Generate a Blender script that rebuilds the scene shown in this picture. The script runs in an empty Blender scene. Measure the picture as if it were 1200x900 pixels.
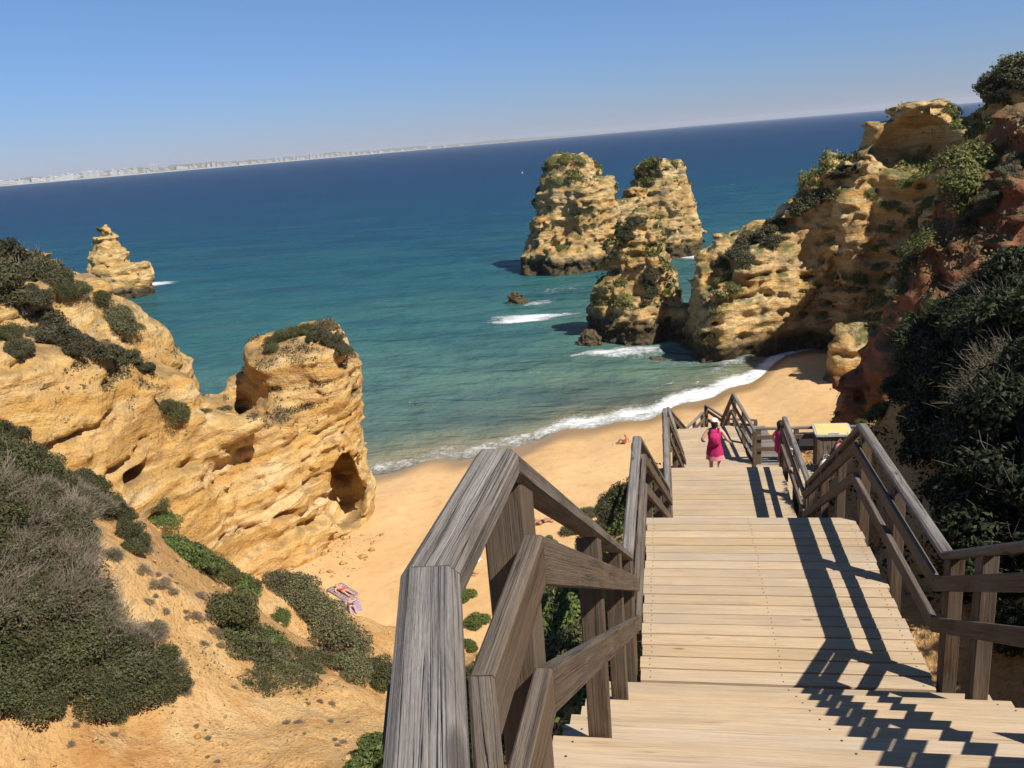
import bpy, bmesh, math, random
import numpy as np
from mathutils import Vector, Matrix
from mathutils.bvhtree import BVHTree
PI = math.pi
R_ = math.radians
rnd = random.Random(7)
scene = bpy.context.scene
COL = scene.collection

# ------------------------------------------------------------------ camera
F = 998.0; ROLL = R_(4.77); PITCH = R_(15.94); YAW = R_(11.033); H = 24.0
f0 = np.array([-math.sin(YAW), math.cos(YAW), 0]); r0 = np.array([math.cos(YAW), math.sin(YAW), 0]); u0 = np.array([0, 0, 1.])
FW = f0*math.cos(PITCH) - u0*math.sin(PITCH); up_ = u0*math.cos(PITCH) + f0*math.sin(PITCH)
RT = r0*math.cos(ROLL) - up_*math.sin(ROLL); UP = up_*math.cos(ROLL) + r0*math.sin(ROLL)
cam_d = bpy.data.cameras.new('camera'); cam = bpy.data.objects.new('camera', cam_d); COL.objects.link(cam)
cam.matrix_world = Matrix(((RT[0], UP[0], -FW[0], 0), (RT[1], UP[1], -FW[1], 0), (RT[2], UP[2], -FW[2], H), (0, 0, 0, 1)))
cam_d.sensor_width = 36; cam_d.lens = F/1200*36; cam_d.clip_start = 0.05; cam_d.clip_end = 90000
scene.camera = cam
def ray(x, y):
    d = FW*F + RT*(x-600) + UP*(450-y); return d/np.linalg.norm(d)
def atD(x, y, D):                       # the point seen at (x, y) at horizontal distance D
    d = ray(x, y); return np.array([0, 0, H]) + d*D/math.hypot(d[0], d[1])
def atZ(x, y, z):
    d = ray(x, y); return np.array([0, 0, H]) + d*(z-H)/d[2]

# ------------------------------------------------------------------ world, sun
SUN_AZ, SUN_EL = R_(122), R_(51)        # azimuth clockwise from +Y
w = bpy.data.worlds.new('World'); scene.world = w; w.use_nodes = True
nt = w.node_tree; bg = nt.nodes['Background']
sky = nt.nodes.new('ShaderNodeTexSky'); sky.sky_type = 'NISHITA'; sky.sun_disc = False
sky.sun_elevation = SUN_EL; sky.sun_rotation = SUN_AZ
sky.altitude = 0; sky.air_density = 1.0; sky.dust_density = 0.0; sky.ozone_density = 6.0
_z = nt.nodes.new('ShaderNodeSeparateXYZ'); _tc = nt.nodes.new('ShaderNodeTexCoord'); nt.links.new(_tc.outputs['Generated'], _z.inputs[0])
_r = nt.nodes.new('ShaderNodeValToRGB'); nt.links.new(_z.outputs[2], _r.inputs[0])      # hazy lavender low down, clear blue above
for _e, (_p, _c) in zip([_r.color_ramp.elements[0], _r.color_ramp.elements[1], _r.color_ramp.elements.new(.1), _r.color_ramp.elements.new(.25)], [(0., (.50, .56, .88, 1)), (1., (1, 1, 1, 1)), (.1, (.62, .74, 1.0, 1)), (.25, (.85, .92, 1.05, 1))]): _e.position = _p; _e.color = _c
_m = nt.nodes.new('ShaderNodeMix'); _m.data_type = 'RGBA'; _m.blend_type = 'MULTIPLY'; _m.inputs[0].default_value = 1.
nt.links.new(sky.outputs[0], _m.inputs[6]); nt.links.new(_r.outputs[0], _m.inputs[7]); nt.links.new(_m.outputs[2], bg.inputs[0]); bg.inputs[1].default_value = 0.07
sl = bpy.data.lights.new('sun', 'SUN'); so = bpy.data.objects.new('sun', sl); COL.objects.link(so)
sl.energy = 4.8; sl.angle = R_(0.5); sl.color = (1, .955, .88)
sd = Vector((math.sin(SUN_AZ)*math.cos(SUN_EL), math.cos(SUN_AZ)*math.cos(SUN_EL), math.sin(SUN_EL)))
so.rotation_euler = sd.to_track_quat('Z', 'Y').to_euler()
vs = scene.view_settings; vs.view_transform = 'Standard'; vs.look = 'None'; vs.exposure = 0.5; vs.gamma = 1
scene.cycles.max_bounces = 6; scene.cycles.diffuse_bounces = 3; scene.cycles.glossy_bounces = 2; scene.cycles.transmission_bounces = 4
scene.cycles.transparent_max_bounces = 4; scene.cycles.use_denoising = True
scene.cycles.caustics_reflective = False; scene.cycles.caustics_refractive = False

# ------------------------------------------------------------------ object helpers
def link(o, parent=None):
    COL.objects.link(o)
    if parent is not None: o.parent = parent
    return o
def np_mesh(name, V, Fc, mats=(), smooth=True, uv=None, attrs=None, midx=None):
    me = bpy.data.meshes.new(name); V = np.asarray(V, np.float32); Fc = np.asarray(Fc, np.int32); k = Fc.shape[1]
    me.vertices.add(len(V)); me.vertices.foreach_set('co', V.ravel())
    me.loops.add(Fc.size); me.loops.foreach_set('vertex_index', Fc.ravel())
    me.polygons.add(len(Fc)); me.polygons.foreach_set('loop_start', np.arange(0, Fc.size, k, dtype=np.int32))
    me.polygons.foreach_set('use_smooth', np.full(len(Fc), smooth, bool))
    if midx is not None: me.polygons.foreach_set('material_index', np.asarray(midx, np.int32))
    if uv is not None:
        l = me.uv_layers.new(name='UVMap'); l.data.foreach_set('uv', np.asarray(uv, np.float32).ravel())
    for an, (dom, arr) in (attrs or {}).items():
        a = me.attributes.new(an, 'FLOAT', dom); a.data.foreach_set('value', np.asarray(arr, np.float32))
    for m in mats: me.materials.append(m)
    me.update(calc_edges=True); me.validate()
    return me
def mesh_obj(name, me, parent=None, loc=(0, 0, 0)):
    o = bpy.data.objects.new(name, me); o.location = loc; return link(o, parent)
def tag(o, label=None, cat=None, group=None, kind=None):
    if label: o['label'] = label
    if cat: o['category'] = cat
    if group: o['group'] = group
    if kind: o['kind'] = kind
    return o
def empty(name, loc=(0, 0, 0), rz=0.0):
    o = bpy.data.objects.new(name, None); o.empty_display_size = .2; o.location = loc; o.rotation_euler = (0, 0, rz); return link(o)
def copy_tree(o, parent=None):
    c = o.copy(); link(c)
    if parent is not None: c.parent = parent
    for ch in list(o.children): copy_tree(ch, c)
    return c

# ------------------------------------------------------------------ node helpers
def new_mat(name):
    m = bpy.data.materials.new(name); m.use_nodes = True; t = m.node_tree
    return m, t, t.nodes['Principled BSDF']
class N:
    def __init__(s, t): s.t = t
    def add(s, typ, **kw):
        n = s.t.nodes.new(typ)
        for k, v in kw.items(): setattr(n, k, v)
        return n
    def put(s, sock, v):
        if hasattr(v, 'is_output') or isinstance(v, bpy.types.NodeSocket): s.t.links.new(v, sock)
        else: sock.default_value = v
    def pos(s): return s.add('ShaderNodeNewGeometry').outputs['Position']
    def obj(s): return s.add('ShaderNodeTexCoord').outputs['Object']
    def uv(s): return s.add('ShaderNodeTexCoord').outputs['UV']
    def attr(s, name): return s.add('ShaderNodeAttribute', attribute_name=name).outputs['Fac']
    def mapping(s, v, scale=(1, 1, 1), loc=(0, 0, 0), rot=(0, 0, 0)):
        n = s.add('ShaderNodeMapping'); s.put(n.inputs[0], v); n.inputs[1].default_value = loc; n.inputs[2].default_value = rot; n.inputs[3].default_value = scale; return n.outputs[0]
    def noise(s, v, scale=1., detail=4., rough=.55, dist=0.):
        n = s.add('ShaderNodeTexNoise'); s.put(n.inputs['Vector'], v); n.inputs['Scale'].default_value = scale; n.inputs['Detail'].default_value = detail
        n.inputs['Roughness'].default_value = rough; n.inputs['Distortion'].default_value = dist; return n.outputs[0]
    def voro(s, v, scale=1., feature='F1', out='Distance'):
        n = s.add('ShaderNodeTexVoronoi', feature=feature); s.put(n.inputs['Vector'], v); n.inputs['Scale'].default_value = scale; return n.outputs[out]
    def ramp(s, f, stops, interp='LINEAR'):
        n = s.add('ShaderNodeValToRGB'); s.put(n.inputs[0], f); cr = n.color_ramp; cr.interpolation = interp
        while len(cr.elements) < len(stops): cr.elements.new(.5)
        for e, (p, c) in zip(cr.elements, stops):
            e.position = p; e.color = (c, c, c, 1) if isinstance(c, (int, float)) else (*c, 1)
        return n.outputs[0]
    def mix(s, f, a, b, mode='MIX'):
        n = s.add('ShaderNodeMix', data_type='RGBA', blend_type=mode)
        s.put(n.inputs[0], f)
        for k, v in ((6, a), (7, b)):
            if isinstance(v, tuple): v = (*v[:3], 1)
            s.put(n.inputs[k], v)
        return n.outputs[2]
    def m(s, op, a, b=0., c=None, clamp=False):
        n = s.add('ShaderNodeMath', operation=op, use_clamp=clamp); s.put(n.inputs[0], a); s.put(n.inputs[1], b)
        if c is not None: s.put(n.inputs[2], c)
        return n.outputs[0]
    def sep(s, v):
        n = s.add('ShaderNodeSeparateXYZ'); s.put(n.inputs[0], v); return n.outputs
    def comb(s, x, y, z):
        n = s.add('ShaderNodeCombineXYZ'); s.put(n.inputs[0], x); s.put(n.inputs[1], y); s.put(n.inputs[2], z); return n.outputs[0]
    def bump(s, h, strength=.5, dist=.1, nrm=None):
        n = s.add('ShaderNodeBump'); s.put(n.inputs['Height'], h); n.inputs['Strength'].default_value = strength; n.inputs['Distance'].default_value = dist
        if nrm is not None: s.put(n.inputs['Normal'], nrm)
        return n.outputs[0]
    def map(s, v, a, b, c=0., d=1.):
        n = s.add('ShaderNodeMapRange'); s.put(n.inputs[0], v)
        for i, q in enumerate((a, b, c, d)): n.inputs[i+1].default_value = q
        return n.outputs[0]

# ------------------------------------------------------------------ materials
def rock_mat(name, cream, ochre, orange, grey, strata=1.0, green=0.0, wet=1.6, lichen=.35, small=1.0, topcol=((.05, .065, .02), (.13, .13, .045))):
    m, t, b = new_mat(name); n = N(t); p = n.pos(); x, y, z = n.sep(p)
    warp = n.noise(p, .18, 3, .5)
    zz = n.m('ADD', z, n.m('MULTIPLY', warp, 3.0))
    lay = n.noise(n.comb(n.m('MULTIPLY', x, .05), n.m('MULTIPLY', y, .05), zz), 1.1*strata, 5, .62)
    big = n.noise(p, .22, 4, .55)
    fine = n.noise(p, 2.2*small, 6, .65)
    c = n.ramp(lay, [(.34, orange), (.43, ochre), (.49, cream), (.55, ochre), (.60, tuple(k*.8 for k in orange)), (.64, cream), (.74, ochre)])
    c = n.mix(n.ramp(big, [(.4, 0.), (.62, .8)]), c, n.mix(n.ramp(fine, [(.35, 0.), (.65, 1.)]), ochre, orange))
    c = n.mix(n.ramp(n.noise(p, .7*small, 6, .68), [(.52, 0.), (.68, lichen)]), c, grey)
    c = n.mix(n.ramp(fine, [(.3, .45), (.5, 0.)]), c, tuple(k*.55 for k in ochre))
    c = n.mix(n.ramp(n.noise(p, 9*small, 5, .7), [(.38, .3), (.55, 0.)]), c, tuple(k*.45 for k in orange))
    if green > 0:
        nz = n.sep(n.add('ShaderNodeNewGeometry').outputs['Normal'])[2]
        g = n.m('MULTIPLY', n.ramp(nz, [(.35, 0.), (.75, 1.)]), n.ramp(n.noise(p, .5, 5, .65), [(.42, 0.), (.55, green)]))
        c = n.mix(g, c, n.mix(n.ramp(n.noise(p, 2.5, 4, .7), [(.35, 0.), (.65, 1.)]), *topcol))
    if wet > 0:
        wz = n.m('ADD', z, n.m('MULTIPLY', n.noise(p, .6, 4), -1.6))
        c = n.mix(n.map(wz, wet-1.0, wet-2.0), c, n.mix(n.ramp(fine, [(.4, 0.), (.6, 1.)]), (.05, .037, .02), (.12, .085, .045)))
    t.links.new(c, b.inputs['Base Color']); b.inputs['Roughness'].default_value = .95; b.inputs['Specular IOR Level'].default_value = .15
    hgt = n.m('ADD', n.m('MULTIPLY', lay, .5), n.m('ADD', n.m('MULTIPLY', fine, .35), n.m('MULTIPLY', n.noise(p, 7*small, 6, .7), .18)))
    cr = n.voro(n.mapping(p, (.6, .6, 1.4)), 1.5*small, 'F1')
    hgt = n.m('ADD', hgt, n.m('MULTIPLY', cr, .2))
    t.links.new(n.bump(hgt, .9, .6/small), b.inputs['Normal'])
    return m
M = {}
M['headland'] = rock_mat('headland_rock', (.70, .53, .29), (.60, .375, .125), (.50, .26, .07), (.36, .27, .16), .7, .9, 0.9, .35, topcol=((.20, .13, .055), (.34, .22, .10)))
M['lone'] = rock_mat('lone_stack_rock', (.66, .49, .25), (.58, .37, .14), (.50, .27, .08), (.33, .26, .16), .8, .4, 2.6, .4, .6)
M['stack'] = rock_mat('stack_rock', (.66, .50, .28), (.56, .36, .14), (.48, .24, .07), (.17, .15, .085), 1.0, .9, 3.4, .9, .75)
M['arch'] = rock_mat('cliff_rock', (.66, .51, .29), (.57, .38, .15), (.47, .24, .07), (.19, .165, .10), .9, .9, 2.8, .7, .8)
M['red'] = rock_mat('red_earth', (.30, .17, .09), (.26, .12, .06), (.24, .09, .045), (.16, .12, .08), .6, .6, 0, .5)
M['searock'] = rock_mat('sea_rock_dark', (.16, .12, .07), (.12, .09, .05), (.10, .07, .035), (.07, .065, .05), 1, 0, 2.4, .6, 1.6)

def earth_mat():
    m, t, b = new_mat('orange_earth'); n = N(t); p = n.pos(); x, y, z = n.sep(p)
    big = n.noise(p, .35, 5, .6); fine = n.noise(p, 3.5, 6, .68); vf = n.noise(p, 16, 5, .7)
    c = n.ramp(big, [(.3, (.44, .205, .065)), (.45, (.55, .31, .115)), (.6, (.60, .375, .16)), (.75, (.50, .235, .075))])
    c = n.mix(n.ramp(n.noise(n.mapping(p, (1, 1, .5)), 1.1, 5, .65), [(.5, 0.), (.68, .55)]), c, (.66, .48, .25))
    c = n.mix(n.ramp(fine, [(.34, .5), (.5, 0.)]), c, (.34, .17, .06))
    c = n.mix(n.ramp(vf, [(.36, .5), (.5, 0.)]), c, (.28, .15, .06))
    c = n.mix(n.ramp(n.noise(p, 8, 3, .6), [(.66, 0.), (.72, .6)]), c, (.17, .12, .075))
    t.links.new(c, b.inputs['Base Color']); b.inputs['Roughness'].default_value = 1; b.inputs['Specular IOR Level'].default_value = .08
    h = n.m('ADD', n.m('MULTIPLY', fine, .5), n.m('ADD', n.m('MULTIPLY', vf, .16), n.m('MULTIPLY', n.noise(p, 1.2, 5, .6), .6)))
    h = n.m('ADD', h, n.m('ADD', n.m('MULTIPLY', n.ramp(n.voro(n.mapping(p, (1, 1, 1.3)), 7.), [(.08, 0.), (.3, 1.)]), -.12), n.m('MULTIPLY', n.noise(p, 30., 4, .75), .12)))
    t.links.new(n.bump(h, .8, .3), b.inputs['Normal'])
    return m
M['earth'] = earth_mat()

def sand_mat():
    m, t, b = new_mat('beach_sand'); n = N(t); p = n.pos()
    wet = n.attr('wet')
    big = n.noise(p, .12, 4, .55); fine = n.noise(p, 1.3, 6, .65); vf = n.noise(p, 9, 4, .7)
    c = n.ramp(big, [(.35, (.55, .335, .145)), (.65, (.62, .40, .19))])
    c = n.mix(n.ramp(fine, [(.35, .35), (.5, 0.)]), c, (.42, .225, .085))
    c = n.mix(n.ramp(vf, [(.36, .2), (.5, 0.)]), c, (.36, .19, .08))
    c = n.mix(wet, c, (.30, .185, .085))
    t.links.new(c, b.inputs['Base Color'])
    t.links.new(n.map(wet, 0, 1, .95, .35), b.inputs['Roughness'])
    b.inputs['Specular IOR Level'].default_value = .25
    h = n.m('ADD', n.m('MULTIPLY', fine, .5), n.m('MULTIPLY', n.voro(p, 2.2), .25))
    bm = n.add('ShaderNodeBump'); n.put(bm.inputs['Height'], h); n.put(bm.inputs['Strength'], n.map(wet, 0, 1, .45, .05)); bm.inputs['Distance'].default_value = .18
    t.links.new(bm.outputs[0], b.inputs['Normal'])
    return m
M['sand'] = sand_mat()

def sea_mat():
    m, t, b = new_mat('sea_water'); n = N(t); p = n.pos()
    dep = n.attr('depth'); foam = n.attr('foam')
    patch = n.noise(n.mapping(p, (.5, 1, 1)), .035, 4, .6)
    d2 = n.m('ADD', dep, n.m('MULTIPLY', n.m('SUBTRACT', patch, .5), .22))
    c = n.ramp(d2, [(0., (.26, .22, .12)), (.17, (.14, .17, .11)), (.38, (.085, .165, .125)), (.58, (.026, .106, .106)), (.72, (.0075, .062, .098)), (.85, (.0035, .038, .092)), (1., (.0025, .028, .082))])
    streak = n.noise(n.mapping(p, (.03, .11, 1)), 1., 6, .68)
    c = n.mix(n.ramp(streak, [(.36, .7), (.56, 0.)]), c, n.mix(.6, c, (.003, .03, .06)))
    f1 = n.noise(p, 1.5, 7, .75, .9); f2 = n.noise(n.mapping(p, (1, 1, 1)), .33, 4, .6, .5)
    lace = n.m('ADD', n.m('MULTIPLY', f1, .75), n.m('MULTIPLY', f2, .5))
    ff = n.m('ADD', foam, n.m('SUBTRACT', lace, .62))
    fm = n.m('MULTIPLY', n.ramp(ff, [(.42, 0.), (.56, .5), (.74, .95)]), n.ramp(foam, [(0.02, 0.), (.2, 1.)]))
    c = n.mix(fm, c, (.80, .80, .77))
    w1 = n.noise(n.mapping(p, (.5, 1, 1), rot=(0, 0, .15)), .55, 5, .62)
    w2 = n.noise(n.mapping(p, (.4, 1, 1), rot=(0, 0, -.1)), .09, 4, .6)
    w3 = n.noise(n.mapping(p, (.35, 1, 1)), .014, 3, .6)
    w4 = n.noise(n.mapping(p, (.45, 1, 1), rot=(0, 0, .05)), .22, 4, .6)
    h = n.m('ADD', n.m('MULTIPLY', w1, .5), n.m('ADD', n.m('MULTIPLY', w2, 2.2), n.m('ADD', n.m('MULTIPLY', w4, 1.3), n.m('MULTIPLY', w3, 4.0))))
    h = n.m('ADD', h, n.m('MULTIPLY', fm, .12))
    nb = n.bump(h, 1., 1.7)
    df = n.add('ShaderNodeBsdfDiffuse'); t.links.new(c, df.inputs[0]); t.links.new(nb, df.inputs['Normal'])
    gl = n.add('ShaderNodeBsdfGlossy'); gl.inputs['Roughness'].default_value = .16; t.links.new(nb, gl.inputs['Normal'])
    fr = n.add('ShaderNodeFresnel'); fr.inputs['IOR'].default_value = 1.33; t.links.new(nb, fr.inputs['Normal'])
    fac = n.m('MULTIPLY', n.m('MINIMUM', fr.outputs[0], .17), n.m('SUBTRACT', 1., fm))
    mx = n.add('ShaderNodeMixShader'); t.links.new(fac, mx.inputs[0]); t.links.new(df.outputs[0], mx.inputs[1]); t.links.new(gl.outputs[0], mx.inputs[2]); t.links.new(mx.outputs[0], t.nodes['Material Output'].inputs[0]); t.nodes.remove(b)
    return m
M['sea'] = sea_mat()

def wood_mat(name, light, dark, grey, greyamt, rough=.8, knots=True, bumps=.4, bleach=0., cracks=0.):
    """grain runs along u; v is across; 'tone' is a per-board value"""
    m, t, b = new_mat(name); n = N(t); uv = n.uv(); tone = n.attr('tone')
    u, v, _ = n.sep(uv)
    vec = n.comb(u, v, n.m('MULTIPLY', tone, 37.))
    kd = n.voro(n.comb(n.m('MULTIPLY', u, .9), n.m('MULTIPLY', v, 3.2), n.m('MULTIPLY', tone, 91.)), 1.6)
    warp = n.m('MULTIPLY', n.ramp(kd, [(0., 1.), (.3, 0.)]), .05)
    vv = n.m('ADD', v, warp)
    gvec = n.comb(n.m('MULTIPLY', u, 1.0), n.m('MULTIPLY', vv, 26.), n.m('MULTIPLY', tone, 37.))
    g = n.noise(gvec, 1.6, 6, .65, .3)
    fib = n.noise(n.comb(n.m('MULTIPLY', u, 2.), n.m('MULTIPLY', v, 150.), n.m('MULTIPLY', tone, 11.)), 1.5, 4, .7)
    blot = n.noise(vec, 2.2, 4, .6)
    c = n.mix(n.ramp(g, [(.36, 0.), (.64, 1.)]), dark, light)
    c = n.mix(n.m('MULTIPLY', n.ramp(fib, [(.35, 1.), (.52, 0.)]), .4), c, tuple(k*.55 for k in dark))
    c = n.mix(n.m('MULTIPLY', n.ramp(blot, [(.38, 0.), (.66, 1.)]), greyamt), c, grey)
    if bleach > 0:                      # upward faces have silvered in the weather
        nz = n.sep(n.add('ShaderNodeNewGeometry').outputs['Normal'])[2]
        c = n.mix(n.m('MULTIPLY', n.ramp(nz, [(.55, 0.), (.8, 1.)]), bleach), c, n.mix(n.ramp(g, [(.34, 0.), (.62, 1.)]), tuple(k*.45 for k in grey), tuple(k*1.25 for k in grey)))
    if knots:
        c = n.mix(n.ramp(kd, [(.045, .85), (.09, 0.)]), c, tuple(k*.42 for k in dark))
    ck = n.noise(n.comb(n.m('MULTIPLY', u, .35), n.m('MULTIPLY', v, 34.), n.m('MULTIPLY', tone, 53.)), 1.3, 3, .5, .15)
    ckm = n.m('MULTIPLY', n.ramp(ck, [(.485, 0.), (.497, 1.), (.503, 1.), (.515, 0.)]), n.ramp(n.noise(vec, 1.4, 2), [(.45, 0.), (.6, cracks)]))
    c = n.mix(ckm, c, tuple(k*.22 for k in dark))
    st = n.noise(n.pos(), 1.1, 5, .68); c = n.mix(n.ramp(st, [(.42, 0.), (.66, .4)]), c, tuple(k*.72 for k in grey))
    hue = n.add('ShaderNodeHueSaturation'); n.put(hue.inputs['Color'], c); n.put(hue.inputs['Value'], n.map(tone, 0, 1, .92, 1.08)); n.put(hue.inputs['Saturation'], n.map(n.noise(n.comb(tone, tone, tone), 40, 1), .3, .7, .85, 1.1))
    t.links.new(hue.outputs[0], b.inputs['Base Color']); b.inputs['Roughness'].default_value = rough; b.inputs['Specular IOR Level'].default_value = .25
    h = n.m('SUBTRACT', n.m('ADD', n.m('MULTIPLY', g, .5), n.m('MULTIPLY', fib, .6)), n.m('MULTIPLY', ckm, 1.5))
    t.links.new(n.bump(h, bumps, .012), b.inputs['Normal'])
    return m
M['deck'] = wood_mat('pale_deck_wood', (.54, .395, .245), (.42, .295, .17), (.43, .34, .24), .4, .8, cracks=.5)
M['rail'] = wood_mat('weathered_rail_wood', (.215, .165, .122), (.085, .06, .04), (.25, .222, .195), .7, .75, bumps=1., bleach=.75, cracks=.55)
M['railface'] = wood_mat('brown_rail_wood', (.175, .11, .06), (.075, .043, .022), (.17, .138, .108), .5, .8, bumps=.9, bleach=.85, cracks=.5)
M['nail'] = None

def plain(name, col, rough=.7, var=.25, scale=8., spec=.3):
    m, t, b = new_mat(name); n = N(t); p = n.obj()
    c = n.mix(n.ramp(n.noise(p, scale, 4, .6), [(.35, 0.), (.65, 1.)]), tuple(k*(1-var) for k in col), tuple(min(1, k*(1+var*.5)) for k in col))
    t.links.new(c, b.inputs['Base Color']); b.inputs['Roughness'].default_value = rough; b.inputs['Specular IOR Level'].default_value = spec
    return m
def leaf_mat(name, a, b_, trans=.25):
    m, t, b = new_mat(name); n = N(t); tone = n.attr('tone')
    rn = n.add('ShaderNodeObjectInfo').outputs['Random']
    c = n.mix(tone, a, b_)
    hue = n.add('ShaderNodeHueSaturation'); n.put(hue.inputs['Color'], c); n.put(hue.inputs['Value'], n.map(rn, 0, 1, .8, 1.2)); n.put(hue.inputs['Hue'], n.map(rn, 0, 1, .485, .51))
    t.links.new(hue.outputs[0], b.inputs['Base Color']); b.inputs['Roughness'].default_value = .6; b.inputs['Specular IOR Level'].default_value = .25
    tr = n.add('ShaderNodeBsdfTranslucent'); t.links.new(hue.outputs[0], tr.inputs[0])
    mx = n.add('ShaderNodeMixShader'); mx.inputs[0].default_value = trans
    t.links.new(b.outputs[0], mx.inputs[1]); t.links.new(tr.outputs[0], mx.inputs[2])
    t.links.new(mx.outputs[0], t.nodes['Material Output'].inputs[0])
    return m
M['leaf_dark'] = leaf_mat('dark_green_leaves', (.026, .029, .010), (.125, .125, .043))
M['leaf_dkol'] = leaf_mat('dull_olive_leaves', (.03, .032, .014), (.13, .12, .055))
M['leaf_cliff'] = leaf_mat('cliff_scrub_leaves', (.075, .085, .022), (.25, .245, .07))
M['leaf_brown'] = leaf_mat('dry_brown_leaves', (.09, .075, .03), (.24, .20, .10))
M['leaf_ivy'] = leaf_mat('deep_green_ivy_leaves', (.010, .016, .006), (.05, .062, .02))  # leaf colour darkened to stand for the shade on the bank
M['leaf_olive'] = leaf_mat('olive_leaves', (.05, .055, .018), (.125, .12, .04))
M['leaf_purple'] = leaf_mat('dry_purplish_leaves', (.16, .10, .045), (.32, .22, .11))
M['leaf_grey'] = leaf_mat('grey_green_leaves', (.07, .072, .03), (.19, .18, .085))
M['leaf_bright'] = leaf_mat('fresh_green_leaves', (.05, .08, .018), (.16, .195, .05))
M['leaf_yellow'] = leaf_mat('yellow_green_leaves', (.20, .22, .02), (.45, .36, .03))
M['twig'] = plain('dry_twigs', (.31, .25, .18), .9, .4, 3.)
M['twigpale'] = plain('pale_dry_stems', (.34, .27, .19), .9, .4, 3.)

# ------------------------------------------------------------------ numpy noise
rg = np.random.RandomState(3)
PERM = rg.permutation(256).astype(np.int32); PERM = np.concatenate([PERM, PERM]); VAL = rg.rand(256).astype(np.float32)*2-1
def vnoise(x, y, z):
    xi = np.floor(x).astype(np.int32); yi = np.floor(y).astype(np.int32); zi = np.floor(z).astype(np.int32)
    fx = (x-xi).astype(np.float32); fy = (y-yi).astype(np.float32); fz = (z-zi).astype(np.float32)
    fx = fx*fx*(3-2*fx); fy = fy*fy*(3-2*fy); fz = fz*fz*(3-2*fz)
    X0 = PERM[xi & 255]; X1 = PERM[(xi+1) & 255]; y0 = yi & 255; y1 = (yi+1) & 255; z0 = zi & 255; z1 = (zi+1) & 255
    def h(X, Y, Z): return VAL[PERM[(PERM[(X+Y) & 255]+Z) & 255]]
    def lx(Y, Z): a = h(X0, Y, Z); return a + fx*(h(X1, Y, Z)-a)
    a = lx(y0, z0); b = lx(y1, z0); c = lx(y0, z1); d = lx(y1, z1)
    a = a + fy*(b-a); c = c + fy*(d-c); return a + fz*(c-a)
def fbm(x, y, z, o=4, g=.5):
    s = 0; a = 1.; n_ = 0
    for i in range(o):
        s = s + a*vnoise(x+17.3*i, y-9.1*i, z+5.7*i); n_ += a; a *= g; x = x*2.03; y = y*2.03; z = z*2.03
    return s/n_
def ridge(x, y, z, o=3):
    s = 0; a = 1.; n_ = 0
    for i in range(o):
        s = s + a*(1-2*np.abs(vnoise(x+31*i, y, z-11*i))); n_ += a; a *= .5; x = x*2.1; y = y*2.1; z = z*2.1
    return s/n_
def worley(x, y, z):                    # nearest and second nearest cell distances, and a value per cell
    xi = np.floor(x).astype(np.int32); yi = np.floor(y).astype(np.int32); zi = np.floor(z).astype(np.int32)
    f1 = np.full(x.shape, 9., np.float32); f2 = f1.copy(); val = np.zeros(x.shape, np.float32)
    for i in (-1, 0, 1):
        for j in (-1, 0, 1):
            for k in (-1, 0, 1):
                h = PERM[(PERM[(PERM[(xi+i) & 255]+yi+j) & 255]+zi+k) & 255]
                d = ((xi+i+.5+.42*VAL[h]-x)**2+(yi+j+.5+.42*VAL[(h+71) & 255]-y)**2+(zi+k+.5+.42*VAL[(h+157) & 255]-z)**2).astype(np.float32)
                near = d < f1; f2 = np.where(near, f1, np.minimum(f2, d)); val = np.where(near, VAL[(h+33) & 255], val); f1 = np.where(near, d, f1)
    return np.sqrt(f1), np.sqrt(f2), val
def layers(zz, t, seed):                # bands of random offset, soft-edged steps
    q = zz/t; i = np.floor(q).astype(np.int32); f_ = q-i; s = np.clip((f_-.72)/.28, 0, 1); s = s*s*(3-2*s)
    a = VAL[PERM[(i+seed) & 255]]; b = VAL[PERM[(i+1+seed) & 255]]; return a+(b-a)*s

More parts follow.
